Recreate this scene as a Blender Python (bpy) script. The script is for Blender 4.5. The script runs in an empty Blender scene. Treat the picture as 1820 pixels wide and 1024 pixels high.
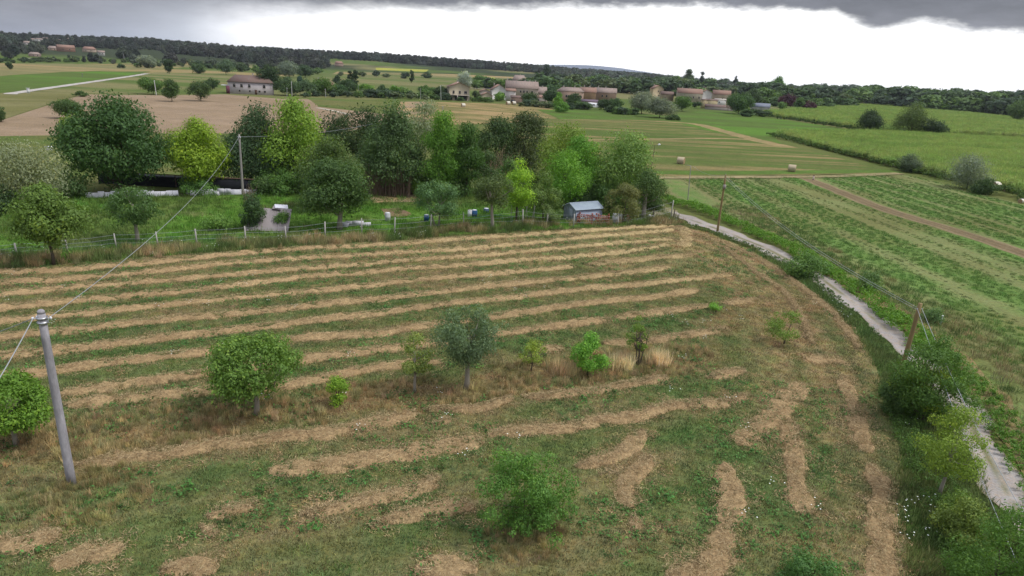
import bpy, math, random
import numpy as np
from mathutils import Vector, Matrix, geometry

sc = bpy.context.scene
COL = sc.collection
R_ = math.radians
rng = np.random.default_rng(7)
random.seed(7)

# ------------------------------------------------------------------ camera
CAM_H = 18.0
FPX, CX, CY = 1172.0, 910.0, 512.0
PITCH, ROLL = R_(18.27), R_(3.15)
F0 = np.array([0, math.cos(PITCH), -math.sin(PITCH)])
r0 = np.array([1.0, 0, 0]); u0 = np.array([0, math.sin(PITCH), math.cos(PITCH)])
RV = math.cos(ROLL) * r0 + math.sin(ROLL) * u0
UV = -math.sin(ROLL) * r0 + math.cos(ROLL) * u0
CAMP = np.array([0, 0, CAM_H])
cam = bpy.data.cameras.new('camera'); co = bpy.data.objects.new('camera', cam); COL.objects.link(co)
m = Matrix.Identity(4)
for i in range(3):
    m[i][0] = RV[i]; m[i][1] = UV[i]; m[i][2] = -F0[i]; m[i][3] = CAMP[i]
co.matrix_world = m
cam.sensor_width = 36; cam.lens = 36 * FPX / 1820
cam.clip_start = 0.5; cam.clip_end = 30000
sc.camera = co

# ------------------------------------------------------------------ light
sc.view_settings.view_transform = 'Standard'; sc.view_settings.look = 'None'
sc.view_settings.exposure = 0.38; sc.view_settings.gamma = 1.0
sc.view_settings.use_curve_mapping = False
SUN_EL, SUN_AZ = R_(54), R_(95)
sl = bpy.data.lights.new('sun', 'SUN'); sl.energy = 1.9; sl.angle = R_(14); sl.color = (1, .97, .92)
so = bpy.data.objects.new('sun', sl); COL.objects.link(so)
sd = Vector((math.sin(SUN_AZ) * math.cos(SUN_EL), math.cos(SUN_AZ) * math.cos(SUN_EL), math.sin(SUN_EL)))
so.rotation_euler = sd.to_track_quat('Z', 'Y').to_euler(); so.location = (0, 0, 200)

w = bpy.data.worlds.new('World'); sc.world = w; w.use_nodes = True
nt = w.node_tree; nt.nodes.clear()
def N(nt, t, **k):
    n = nt.nodes.new(t)
    for a, b in k.items():
        if a == 'ins':
            for s, v in b.items():
                if isinstance(v, bpy.types.NodeSocket): nt.links.new(v, n.inputs[s])
                else: n.inputs[s].default_value = v
        else: setattr(n, a, b)
    return n
def M_(nt, op, a, b=None, c=None, clamp=False):
    n = nt.nodes.new('ShaderNodeMath'); n.operation = op; n.use_clamp = clamp
    for i, v in enumerate((a, b, c)):
        if v is None: continue
        if isinstance(v, bpy.types.NodeSocket): nt.links.new(v, n.inputs[i])
        else: n.inputs[i].default_value = v
    return n.outputs[0]
def MIX(nt, f, a, b, blend='MIX'):
    n = nt.nodes.new('ShaderNodeMix'); n.data_type = 'RGBA'; n.blend_type = blend
    for i, v in ((0, f), (6, a), (7, b)):
        if isinstance(v, bpy.types.NodeSocket): nt.links.new(v, n.inputs[i])
        else: n.inputs[i].default_value = v if i == 0 else (*v, 1)[:4]
    return n.outputs[2]
def RAMP(nt, f, stops, interp='LINEAR'):
    n = nt.nodes.new('ShaderNodeValToRGB'); cr = n.color_ramp; cr.interpolation = interp
    while len(cr.elements) < len(stops): cr.elements.new(.5)
    for e, (p, c) in zip(cr.elements, stops):
        e.position = p; e.color = (c, c, c, 1) if not hasattr(c, '__len__') else (*c, 1)
    nt.links.new(f, n.inputs[0]); return n.outputs[0]

tc = N(nt, 'ShaderNodeTexCoord').outputs['Generated']
sp = N(nt, 'ShaderNodeSeparateXYZ', ins={0: tc})
X, Y, Z = sp.outputs
el = M_(nt, 'MULTIPLY', M_(nt, 'ARCSINE', Z), 57.2958)            # degrees
az = M_(nt, 'MULTIPLY', M_(nt, 'ARCTAN2', X, Y), 57.2958)
azf = M_(nt, 'DIVIDE', M_(nt, 'ADD', az, 45), 90, clamp=True)
def azpos(px): return (math.degrees(math.atan((px - 910) / 1290)) + 45) / 90
# elevation (tenths of 10 deg) of the lower edge of the cloud bank, by azimuth
edge = RAMP(nt, azf, [(0, 0), (azpos(60), .03), (azpos(330), .25), (azpos(600), .375), (azpos(900), .465), (azpos(1200), .535),
                      (azpos(1300), .53), (azpos(1460), .505), (azpos(1545), .41), (azpos(1620), .465), (azpos(1690), .42), (azpos(1820), .40), (1, .40)])
edge = M_(nt, 'MULTIPLY', edge, 10)
# cloud ceiling coordinates in angle space, stretched along the horizon
cv = N(nt, 'ShaderNodeCombineXYZ', ins={0: M_(nt, 'MULTIPLY', az, .10), 1: M_(nt, 'MULTIPLY', el, .42), 2: 3.1}).outputs[0]
n1 = N(nt, 'ShaderNodeTexNoise', ins={'Vector': cv, 'Scale': 1.1, 'Detail': 7, 'Roughness': .6}).outputs[0]
cv2 = N(nt, 'ShaderNodeCombineXYZ', ins={0: M_(nt, 'MULTIPLY', az, .5), 1: M_(nt, 'MULTIPLY', el, 1.3), 2: 7.7}).outputs[0]
n2 = N(nt, 'ShaderNodeTexNoise', ins={'Vector': cv2, 'Scale': .8, 'Detail': 8, 'Roughness': .62}).outputs[0]
d = M_(nt, 'SUBTRACT', el, edge)
d = M_(nt, 'ADD', d, M_(nt, 'MULTIPLY', M_(nt, 'SUBTRACT', n2, .5), 1.5))
soft = RAMP(nt, azf, [(0, 1.0), (azpos(150), .9), (azpos(420), .45), (azpos(700), .22), (azpos(1200), .15), (1, .15)])
soft = M_(nt, 'MULTIPLY', soft, 5)
mask = N(nt, 'ShaderNodeMapRange', interpolation_type='SMOOTHSTEP', ins={0: M_(nt, 'DIVIDE', d, soft), 1: -.5, 2: .7, 3: 0, 4: 1}).outputs[0]
# bank brightness: dark at its front, thinning to pale grey overhead
elf = M_(nt, 'DIVIDE', el, 90, clamp=True)
lum = RAMP(nt, elf, [(0, .30), (.03, .26), (.06, .165), (.12, .20), (.3, .55), (.6, .92), (1, 1.0)])
var = M_(nt, 'ADD', .25, M_(nt, 'ADD', M_(nt, 'MULTIPLY', n1, .9), M_(nt, 'MULTIPLY', n2, .6)))
lum = M_(nt, 'MULTIPLY', lum, var)
lumc = N(nt, 'ShaderNodeCombineXYZ', ins={0: M_(nt, 'MULTIPLY', lum, .94), 1: M_(nt, 'MULTIPLY', lum, .97), 2: M_(nt, 'MULTIPLY', lum, 1.12)}).outputs[0]
white = RAMP(nt, azf, [(0, (.27, .30, .38)), (azpos(0), (.28, .31, .39)), (azpos(150), (.37, .41, .50)), (azpos(280), (.56, .60, .68)), (azpos(400), (1.05, 1.06, 1.1)), (azpos(600), (1.25, 1.25, 1.25)), (1, (1.25, 1.25, 1.25))])
streak = M_(nt, 'ADD', .82, M_(nt, 'MULTIPLY', n1, .36))
white = MIX(nt, 1.0, white, streak, 'MULTIPLY')
cl = MIX(nt, mask, white, lumc)
cl10 = MIX(nt, 1.0, cl, (10, 10, 10), 'MULTIPLY')
sky = N(nt, 'ShaderNodeTexSky', sky_type='NISHITA', sun_disc=False, sun_elevation=SUN_EL, sun_rotation=SUN_AZ, altitude=200, dust_density=2.0)
fin = MIX(nt, .94, sky.outputs[0], cl10)
bg = N(nt, 'ShaderNodeBackground', ins={0: fin, 1: 0.1})
out = N(nt, 'ShaderNodeOutputWorld', ins={0: bg.outputs[0]})
sc.cycles.max_bounces = 6; sc.cycles.diffuse_bounces = 3; sc.cycles.transmission_bounces = 4; sc.cycles.volume_bounces = 0
w.cycles.sampling_method = 'MANUAL'; w.cycles.sample_map_resolution = 512

# ------------------------------------------------------------------ noise
_T = np.random.default_rng(99).random((256, 256))
def vnoise(x, y):
    xi = np.floor(x).astype(int); yi = np.floor(y).astype(int); fx = x - xi; fy = y - yi
    fx = fx * fx * (3 - 2 * fx); fy = fy * fy * (3 - 2 * fy)
    a = _T[xi & 255, yi & 255]; b = _T[(xi + 1) & 255, yi & 255]; c = _T[xi & 255, (yi + 1) & 255]; e = _T[(xi + 1) & 255, (yi + 1) & 255]
    return (a * (1 - fx) + b * fx) * (1 - fy) + (c * (1 - fx) + e * fx) * fy
def fbm(x, y, o=4):
    s = 0; a = .5; t = 0
    for i in range(o):
        s = s + a * vnoise(x * 2 ** i + 17.3 * i, y * 2 ** i + 5.1 * i); t += a; a *= .55
    return s / t
def sstep(a, b, x):
    t = np.clip((x - a) / (b - a), 0, 1); return t * t * (3 - 2 * t)
def lerp3(a, b, t):
    a = np.asarray(a, float); b = np.asarray(b, float); return a + (b - a) * np.asarray(t)[..., None]

# ------------------------------------------------------------------ terrain and the map from sight lines to it
HILL_X = [-2000, 0, 140, 250, 400, 640, 760, 900, 1000, 1120, 1300, 1500, 1820, 4000]
HILL_E = [6, 8, 10, 12, 9, 12, 9, 7, 4, 3, 1, 0, 0, 0]
HILL_AZ = [math.atan((v - 910) / 1235) for v in HILL_X]
def hgt(x, y):
    x = np.asarray(x, float); y = np.asarray(y, float)
    r = np.hypot(x, y); a = np.arctan2(x, y)
    E = np.interp(a, HILL_AZ, HILL_E)
    back = np.cos(np.clip(a, -math.pi, math.pi))
    E = np.where(back < 0, 3, E)
    ridge = (CAM_H - 7 + 2000 * E / 1172) * np.clip(E / 3, 0, 1)
    roll = 3.5 * (fbm(x / 260, y / 260, 3) - .5) * sstep(1000, 1500, r)
    up = sstep(860, 2000, r) * ridge + roll * np.clip(E / 4, 0, 1)
    up = up * (1 - .8 * sstep(2300, 3200, r))
    far = np.exp(-((a - math.atan((1010 - 910) / 1235)) / .14) ** 2) * sstep(4400, 5400, r) * (1 - sstep(5600, 6500, r)) * (78 + 44 * (fbm(x / 900 + 3, y / 900, 3) - .5))
    return up + far
def ray(px, py):
    dv = F0 + (px - CX) / FPX * RV - (py - CY) / FPX * UV
    return dv
def G(px, py):
    """the spot on the terrain seen at a photo position"""
    dv = ray(px, py)
    t = -CAM_H / dv[2] if dv[2] < -1e-6 else 1e5
    lim = min(t, 12000)
    p = CAMP + dv * lim
    if math.hypot(p[0], p[1]) < 850: return Vector((p[0], p[1], 0))
    ts = np.linspace(700 , lim, 1500)
    P = CAMP[None] + ts[:, None] * dv[None]
    b = P[:, 2] - hgt(P[:, 0], P[:, 1]) < 0
    i = int(np.argmax(b)) if b.any() else len(ts) - 1
    return Vector((P[i, 0], P[i, 1], float(hgt(P[i, 0], P[i, 1]))))
def dep(p): return float(np.dot(np.array(p) - CAMP, F0))
def pix(p):
    q = np.array(p) - CAMP; z = q @ F0
    return CX + FPX * (q @ RV) / z, CY - FPX * (q @ UV) / z
def HT(p, ty):
    lo, hi = 0.0, 60.0
    for _ in range(30):
        mid = (lo + hi) / 2
        if pix((p[0], p[1], p[2] + mid))[1] > ty: lo = mid
        else: hi = mid
    return lo
def WD(p, wpx): return wpx * dep(p) / FPX

# ------------------------------------------------------------------ helpers
def tag(o, label=None, cat=None, group=None, kind=None):
    if label: o['label'] = label
    if cat: o['category'] = cat
    if group: o['group'] = group
    if kind: o['kind'] = kind
    return o
def mesh_np(name, V, F, mat=None, attrs=None, smooth=False, fmat=None):
    """V (n,3), F list of arrays (k, 3|4)"""
    me = bpy.data.meshes.new(name)
    if not isinstance(F, list): F = [F]
    F = [np.asarray(f, np.int32) for f in F if len(f)]
    V = np.asarray(V, np.float32)
    me.vertices.add(len(V)); me.vertices.foreach_set('co', V.ravel())
    nl = sum(f.size for f in F); npoly = sum(len(f) for f in F)
    me.loops.add(nl); me.loops.foreach_set('vertex_index', np.concatenate([f.ravel() for f in F]))
    me.polygons.add(npoly)
    tot = np.concatenate([np.full(len(f), f.shape[1], np.int32) for f in F])
    st = np.concatenate([[0], np.cumsum(tot)[:-1]]).astype(np.int32)
    me.polygons.foreach_set('loop_start', st)
    me.update(calc_edges=True); me.validate()
    if attrs:
        for k, (dom, typ, arr) in attrs.items():
            a = me.attributes.new(k, typ, dom)
            arr = np.asarray(arr, np.float32)
            if typ == 'FLOAT_COLOR':
                if arr.shape[1] == 3: arr = np.hstack([arr, np.ones((len(arr), 1), np.float32)])
                a.data.foreach_set('color', arr.ravel())
            elif typ == 'FLOAT_VECTOR': a.data.foreach_set('vector', arr.ravel())
            elif typ == 'INT': a.data.foreach_set('value', arr.astype(np.int32).ravel())
            else: a.data.foreach_set('value', arr.ravel())
    if mat:
        for mm in (mat if isinstance(mat, (list, tuple)) else [mat]): me.materials.append(mm)
    if fmat is not None: me.polygons.foreach_set('material_index', np.asarray(fmat, np.int32))
    if smooth: me.polygons.foreach_set('use_smooth', np.ones(npoly, bool))
    return me
def obj(name, me, parent=None, loc=None, rotz=0):
    o = bpy.data.objects.new(name, me); COL.objects.link(o)
    if parent: o.parent = parent
    if loc is not None: o.location = loc
    o.rotation_euler = (0, 0, rotz)
    return o
def empty(name, loc, rotz=0):
    o = bpy.data.objects.new(name, None); COL.objects.link(o); o.location = loc; o.rotation_euler = (0, 0, rotz); o.empty_display_size = .3
    return o
def copy_tree(o, loc, rotz=None, scale=None):
    c = o.copy(); COL.objects.link(c); c.location = loc
    if rotz is not None: c.rotation_euler = (0, 0, rotz)
    if scale is not None: c.scale = scale if hasattr(scale, '__len__') else (scale,) * 3
    for ch in o.children:
        d_ = ch.copy(); COL.objects.link(d_); d_.parent = c
        for g in ch.children:
            e_ = g.copy(); COL.objects.link(e_); e_.parent = d_
    return c
class MB:
    def __init__(s): s.v = []; s.f4 = []; s.f3 = []; s.n = 0
    def add(s, V, F4=None, F3=None):
        V = np.asarray(V, float).reshape(-1, 3)
        if F4 is not None and len(F4): s.f4.append(np.asarray(F4) + s.n)
        if F3 is not None and len(F3): s.f3.append(np.asarray(F3) + s.n)
        s.v.append(V); s.n += len(V)
    def box(s, c, sz, rot=0, taper=1):
        a = np.array([[x, y, z] for z in (-1, 1) for y in (-1, 1) for x in (-1, 1)], float) * .5
        a[4:, :2] *= taper
        a *= np.array(sz)
        if rot: cc, ss = math.cos(rot), math.sin(rot); a[:, :2] = a[:, :2] @ np.array([[cc, ss], [-ss, cc]])
        s.add(a + np.array(c), [[0, 2, 3, 1], [4, 5, 7, 6], [0, 1, 5, 4], [2, 6, 7, 3], [0, 4, 6, 2], [1, 3, 7, 5]])
    def tube(s, pts, rad, sides=7, cap=True):
        pts = np.asarray(pts, float); n = len(pts)
        rad = np.full(n, rad, float) if np.isscalar(rad) else np.asarray(rad, float)
        T = np.gradient(pts, axis=0); T /= np.linalg.norm(T, axis=1)[:, None] + 1e-9
        ref = np.where(np.abs(T[:, 2:3]) > .9, np.array([[1., 0, 0]]), np.array([[0, 0, 1.]]))
        A = np.cross(T, ref); A /= np.linalg.norm(A, axis=1)[:, None]; B = np.cross(T, A)
        an = np.linspace(0, 2 * math.pi, sides, endpoint=False)
        V = pts[:, None] + rad[:, None, None] * (np.cos(an)[None, :, None] * A[:, None] + np.sin(an)[None, :, None] * B[:, None])
        F = []
        for i in range(n - 1):
            for j in range(sides):
                k = (j + 1) % sides
                F.append([i * sides + j, i * sides + k, (i + 1) * sides + k, (i + 1) * sides + j])
        V = V.reshape(-1, 3); F3 = []
        if cap:
            V = np.vstack([V, pts[:1], pts[-1:]])
            for j in range(sides):
                k = (j + 1) % sides
                F3.append([n * sides, k, j]); F3.append([n * sides + 1, (n - 1) * sides + j, (n - 1) * sides + k])
        s.add(V, F, F3)
    def mesh(s, name, mat, **k):
        F = ([np.concatenate(s.f4)] if s.f4 else []) + ([np.concatenate(s.f3)] if s.f3 else [])
        return mesh_np(name, np.concatenate(s.v), F, mat, **k)
    def build(s, name, mat, parent=None, loc=None, rotz=0, smooth=False):
        return obj(name, s.mesh(name, mat, smooth=smooth), parent, loc, rotz)

# ------------------------------------------------------------------ materials
def newmat(name):
    mt = bpy.data.materials.new(name); mt.use_nodes = True; mt.node_tree.nodes.clear(); return mt, mt.node_tree
def finish(nt, shader, disp=None):
    o = N(nt, 'ShaderNodeOutputMaterial', ins={0: shader})
def principled(nt, col, rough=.9, bump=None, bstr=.3, bdist=.05, spec=.2, metal=0):
    p = N(nt, 'ShaderNodeBsdfPrincipled', ins={'Roughness': rough, 'Specular IOR Level': spec, 'Metallic': metal})
    if isinstance(col, bpy.types.NodeSocket): nt.links.new(col, p.inputs['Base Color'])
    else: p.inputs['Base Color'].default_value = (*col, 1)
    if bump is not None:
        b = N(nt, 'ShaderNodeBump', ins={'Height': bump, 'Strength': bstr, 'Distance': bdist}); nt.links.new(b.outputs[0], p.inputs['Normal'])
    return p.outputs[0]
def ground_mat(name, fine=.55, bump=.5, grain=3.0):
    mt, nt = newmat(name)
    c = N(nt, 'ShaderNodeAttribute', attribute_name='col').outputs[0]
    pos = N(nt, 'ShaderNodeNewGeometry').outputs['Position']
    a = N(nt, 'ShaderNodeTexNoise', ins={'Vector': pos, 'Scale': grain, 'Detail': 8, 'Roughness': .75}).outputs[0]
    b = N(nt, 'ShaderNodeTexNoise', ins={'Vector': pos, 'Scale': .22, 'Detail': 6, 'Roughness': .7}).outputs[0]
    e = N(nt, 'ShaderNodeTexNoise', ins={'Vector': pos, 'Scale': .035, 'Detail': 6, 'Roughness': .7}).outputs[0]
    f = M_(nt, 'MAXIMUM', .25, M_(nt, 'ADD', 1 - 2.0 * fine, M_(nt, 'MULTIPLY', a, 4.0 * fine)))
    g = M_(nt, 'ADD', .65, M_(nt, 'MULTIPLY', b, .7))
    h = M_(nt, 'ADD', .75, M_(nt, 'MULTIPLY', e, .5))
    k = M_(nt, 'MULTIPLY', M_(nt, 'MULTIPLY', f, g), h)
    cc = MIX(nt, 1.0, c, k, 'MULTIPLY')
    # patches turning dry
    warm = MIX(nt, 1.0, cc, (1.18, 1.0, .82), 'MULTIPLY')
    n2 = N(nt, 'ShaderNodeTexNoise', ins={'Vector': pos, 'Scale': 2.2, 'Detail': 8, 'Roughness': .85}).outputs[0]
    cc = MIX(nt, RAMP(nt, n2, [(.45, 0), (.62, 1)]), cc, warm)
    finish(nt, principled(nt, cc, .95, a, bump, .08, spec=.05)); return mt
M_GROUND = ground_mat('soil_and_grass')
def leaf_mat():
    mt, nt = newmat('foliage')
    oc = N(nt, 'ShaderNodeObjectInfo').outputs['Color']
    t = N(nt, 'ShaderNodeAttribute', attribute_name='t').outputs['Fac']
    br = M_(nt, 'ADD', .68, M_(nt, 'MULTIPLY', t, .65))
    c = MIX(nt, 1.0, oc, br, 'MULTIPLY')
    yel = MIX(nt, 1.0, c, (1.35, 1.08, .7), 'MULTIPLY')
    c = MIX(nt, RAMP(nt, t, [(.6, 0), (1, .8)]), c, yel)
    p = principled(nt, c, .6, spec=.25)
    tr = N(nt, 'ShaderNodeBsdfTranslucent', ins={0: MIX(nt, 1.0, c, (1.25, 1.3, .6), 'MULTIPLY')}).outputs[0]
    mx = N(nt, 'ShaderNodeMixShader', ins={0: .32, 1: p, 2: tr}).outputs[0]
    finish(nt, mx); return mt
M_LEAF = leaf_mat()
def blade_mat():
    mt, nt = newmat('grass_blades')
    oc = N(nt, 'ShaderNodeAttribute', attribute_type='INSTANCER', attribute_name='tint').outputs[0]
    t = N(nt, 'ShaderNodeAttribute', attribute_name='t').outputs['Fac']
    c = MIX(nt, 1.0, oc, M_(nt, 'ADD', .8, M_(nt, 'MULTIPLY', t, 1.0)), 'MULTIPLY')
    p = principled(nt, c, .7, spec=.15)
    tr = N(nt, 'ShaderNodeBsdfTranslucent', ins={0: c}).outputs[0]
    finish(nt, N(nt, 'ShaderNodeMixShader', ins={0: .25, 1: p, 2: tr}).outputs[0]); return mt
M_BLADE = blade_mat()
def simple(name, col, rough=.85, var=.25, scale=4, stretch=(1, 1, 1), bump=.3, bd=.02, spec=.2, metal=0, dirt=None):
    mt, nt = newmat(name)
    ob = N(nt, 'ShaderNodeTexCoord').outputs['Object']
    mp = N(nt, 'ShaderNodeMapping', ins={0: ob, 3: stretch}).outputs[0]
    a = N(nt, 'ShaderNodeTexNoise', ins={'Vector': mp, 'Scale': scale, 'Detail': 7, 'Roughness': .7}).outputs[0]
    c = MIX(nt, 1.0, col, M_(nt, 'ADD', 1 - var, M_(nt, 'MULTIPLY', a, 2 * var)), 'MULTIPLY')
    if dirt:
        b = N(nt, 'ShaderNodeTexNoise', ins={'Vector': mp, 'Scale': scale * .3, 'Detail': 6, 'Roughness': .7}).outputs[0]
        c = MIX(nt, RAMP(nt, b, [(.42, 0), (.62, .8)]), c, dirt)
    finish(nt, principled(nt, c, rough, a, bump, bd, spec, metal)); return mt
def straw_mat():
    mt, nt = newmat('cut_hay')
    c = N(nt, 'ShaderNodeAttribute', attribute_name='col').outputs[0]
    pos = N(nt, 'ShaderNodeNewGeometry').outputs['Position']
    a = N(nt, 'ShaderNodeTexNoise', ins={'Vector': pos, 'Scale': 7, 'Detail': 8, 'Roughness': .8}).outputs[0]
    a2 = N(nt, 'ShaderNodeTexNoise', ins={'Vector': pos, 'Scale': 1.6, 'Detail': 6, 'Roughness': .7, 'Distortion': 1.5}).outputs[0]
    k = M_(nt, 'MAXIMUM', .35, M_(nt, 'ADD', -1.05, M_(nt, 'ADD', M_(nt, 'MULTIPLY', a, 2.6), M_(nt, 'MULTIPLY', a2, 1.5))))
    cc = MIX(nt, 1.0, c, k, 'MULTIPLY')
    cc = MIX(nt, RAMP(nt, a2, [(.52, 0), (.68, .55)]), cc, (.13, .12, .05))
    finish(nt, principled(nt, cc, .9, a, .9, .1, spec=.1)); return mt
M_STRAW = straw_mat()
M_BARK = simple('bark', (.10, .082, .062), scale=9, stretch=(1, 1, .3), bump=.6)
M_BARKP = simple('pale_bark', (.30, .27, .22), scale=9, stretch=(1, 1, .3), bump=.6)
# ------------------------------------------------------------------ ground sheets
def world_poly(pp): return [G(a, b) for a, b in pp]
def inside(x, y, poly):
    x = np.asarray(x); y = np.asarray(y); r = np.zeros(x.shape, bool); n = len(poly)
    for i in range(n):
        x1, y1 = poly[i][0], poly[i][1]; x2, y2 = poly[(i + 1) % n][0], poly[(i + 1) % n][1]
        c = ((y1 > y) != (y2 > y)) & (x < (x2 - x1) * (y - y1) / (y2 - y1 + 1e-12) + x1)
        r ^= c
    return r
LAYER = [0.0]
def sheet(name, poly, colfn, res=(4, 4), ang=0, jit=.0, wob=.0, mat=None, off=None, **tags):
    """a constrained triangulation of a ground polygon, coloured per vertex by colfn"""
    if off is None: LAYER[0] += .006; off = .02 + LAYER[0]
    P = []
    n = len(poly)
    for i in range(n):
        a = poly[i]; b = poly[(i + 1) % n]; L = math.hypot(b[0] - a[0], b[1] - a[1])
        k = max(1, min(80, int(L / max(res[0] * 1.5, 1.0))))
        for j in range(k):
            t = j / k; P.append((a[0] + (b[0] - a[0]) * t, a[1] + (b[1] - a[1]) * t))
    P = np.array(P)
    if wob:
        P = P + np.stack([vnoise(P[:, 0] * .35, P[:, 1] * .35) - .5, vnoise(P[:, 0] * .35 + 50, P[:, 1] * .35) - .5], 1) * 2 * wob
    c, s = math.cos(ang), math.sin(ang)
    Q = P @ np.array([[c, -s], [s, c]])
    lo = Q.min(0); hi = Q.max(0)
    gx, gy = np.meshgrid(np.arange(lo[0] + res[0] * .5, hi[0], res[0]), np.arange(lo[1] + res[1] * .5, hi[1], res[1]))
    g = np.stack([gx.ravel(), gy.ravel()], 1)
    g = g + (rng.random(g.shape) - .5) * .3 * np.array(res)
    g = g @ np.array([[c, s], [-s, c]])
    g = g[inside(g[:, 0], g[:, 1], P)]
    pts = [Vector(p) for p in np.vstack([P, g]).tolist()]
    ed = [(i, (i + 1) % len(P)) for i in range(len(P))]
    v, e, f, *_ = geometry.delaunay_2d_cdt(pts, ed, [list(range(len(P)))], 1, 1e-4)
    v = np.array([tuple(q) for q in v]); f3 = [q for q in f if len(q) == 3]; f4 = [q for q in f if len(q) == 4]
    z = hgt(v[:, 0], v[:, 1]) + off
    colr = colfn(v[:, 0], v[:, 1])
    F = [np.array(q) for q in (f3, f4) if len(q)]
    me = mesh_np(name, np.column_stack([v, z]), F, mat or M_GROUND, {'col': ('POINT', 'FLOAT_COLOR', colr)}, smooth=True)
    o = obj(name, me); tag(o, kind='structure', **tags); return o
def ribbon(name, cl, width, colfn, off=None, n_across=6, mat=None, step=1.5, wob=.15, **tags):
    cl = resample(cl, step); T = np.gradient(cl, axis=0)[:, :2]; T /= np.linalg.norm(T, axis=1)[:, None]
    Nn = np.stack([T[:, 1], -T[:, 0]], 1)
    if off is None: LAYER[0] += .006; off = .02 + LAYER[0]
    u = np.linspace(-1, 1, n_across + 1)
    wv = np.broadcast_to(np.asarray(width, float), (len(cl),)) if np.isscalar(width) else np.interp(np.linspace(0, 1, len(cl)), np.linspace(0, 1, len(width)), width)
    arc = np.arange(len(cl)) * step
    wl = wv / 2 * (1 + wob * (vnoise(arc * .5, arc * 0) - .5) * 2); wr = wv / 2 * (1 + wob * (vnoise(arc * .5, arc * 0 + 9) - .5) * 2)
    off2 = np.where(u[None] < 0, u[None] * wl[:, None], u[None] * wr[:, None])
    V = cl[:, None, :2] + Nn[:, None] * off2[..., None]
    V = V.reshape(-1, 2); uu = np.tile(u, len(cl))
    z = hgt(V[:, 0], V[:, 1]) + off
    k = n_across + 1
    i = np.arange(len(cl) - 1)[:, None] * k + np.arange(n_across)[None]
    F = np.stack([i, i + 1, i + 1 + k, i + k], -1).reshape(-1, 4)
    colr = colfn(V[:, 0], V[:, 1], uu)
    me = mesh_np(name, np.column_stack([V, z]), F, mat or M_GROUND, {'col': ('POINT', 'FLOAT_COLOR', colr)}, smooth=True)
    o = obj(name, me); tag(o, kind='structure', **tags); return o
def resample(pts, step):
    P = np.array([[p[0], p[1]] for p in pts], float)
    # smooth (Catmull-Rom)
    if len(P) > 2:
        E = np.vstack([2 * P[0] - P[1], P, 2 * P[-1] - P[-2]]); out = []
        for i in range(1, len(E) - 2):
            for t in np.linspace(0, 1, 12, endpoint=False):
                a, b, c, d_ = E[i - 1], E[i], E[i + 1], E[i + 2]
                out.append(.5 * ((2 * b) + (-a + c) * t + (2 * a - 5 * b + 4 * c - d_) * t * t + (-a + 3 * b - 3 * c + d_) * t ** 3))
        P = np.vstack([out, P[-1:]])
    L = np.concatenate([[0], np.cumsum(np.linalg.norm(np.diff(P, axis=0), axis=1))])
    n = max(3, int(L[-1] / step) + 1); s = np.linspace(0, L[-1], n)
    return np.stack([np.interp(s, L, P[:, 0]), np.interp(s, L, P[:, 1]), np.zeros(n)], 1)

# colours (albedo)
GRASS = (.078, .122, .030); GRASSD = (.050, .090, .028); GRASSB = (.085, .175, .028); OLIVE = (.125, .130, .048)
TAN = (.30, .225, .115); DRY = (.225, .165, .08); SOIL = (.255, .20, .14); BROWN = (.13, .10, .06); GREENTAN = (.165, .165, .075)
WOODF = (.035, .05, .025)
def flat(c, c2=None, sc_=12, str_=(1, 1), ang=0):
    ca, sa = math.cos(ang), math.sin(ang)
    def f(x, y):
        u = (x * ca + y * sa) * str_[0] / sc_; v = (-x * sa + y * ca) * str_[1] / sc_
        return lerp3(c, c2 if c2 is not None else c, sstep(.3, .7, fbm(u, v)))
    return f
def patchwork(x, y):
    r = np.hypot(x, y)
    k = vnoise(np.floor(x / 140 + vnoise(x / 300, y / 300)) * 7.13, np.floor(y / 190) * 3.77)
    c = lerp3(GREENTAN, GRASS, sstep(.35, .55, k)); c = lerp3(c, TAN, sstep(.75, .85, k) * .7)
    h = hgt(x, y)
    wood = sstep(2.5, 6, h) * sstep(.35, .5, fbm(x / 200, y / 200))
    c = lerp3(c, WOODF, np.clip(wood, 0, 1))
    c = lerp3(c, (.16, .20, .26), sstep(3500, 5000, r))  # distance haze put into the ground colour: far hills turn pale blue
    near = 1 - sstep(250, 500, r)
    return lerp3(c, lerp3(GRASS, OLIVE, fbm(x / 9, y / 9)), near)
rr = np.concatenate([[0.01], np.geomspace(8, 9000, 120)]); aa = np.linspace(-math.pi, math.pi, 361)[:-1]
rr = np.sort(np.concatenate([rr, np.linspace(850, 3200, 50)]))
RR, AA = np.meshgrid(rr, aa, indexing='ij')
gx = (RR * np.sin(AA)).ravel(); gy = (RR * np.cos(AA)).ravel()
i = np.arange(len(rr) - 1)[:, None] * 360 + np.arange(360)[None]; j = np.arange(len(rr) - 1)[:, None] * 360 + (np.arange(360)[None] + 1) % 360
F = np.stack([i, i + 360, j + 360, j], -1).reshape(-1, 4)
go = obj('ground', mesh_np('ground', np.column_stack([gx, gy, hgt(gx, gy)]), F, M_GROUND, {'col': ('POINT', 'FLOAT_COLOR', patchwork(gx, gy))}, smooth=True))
tag(go, 'patchwork plain of meadows running out to the hills', kind='structure')

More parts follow.
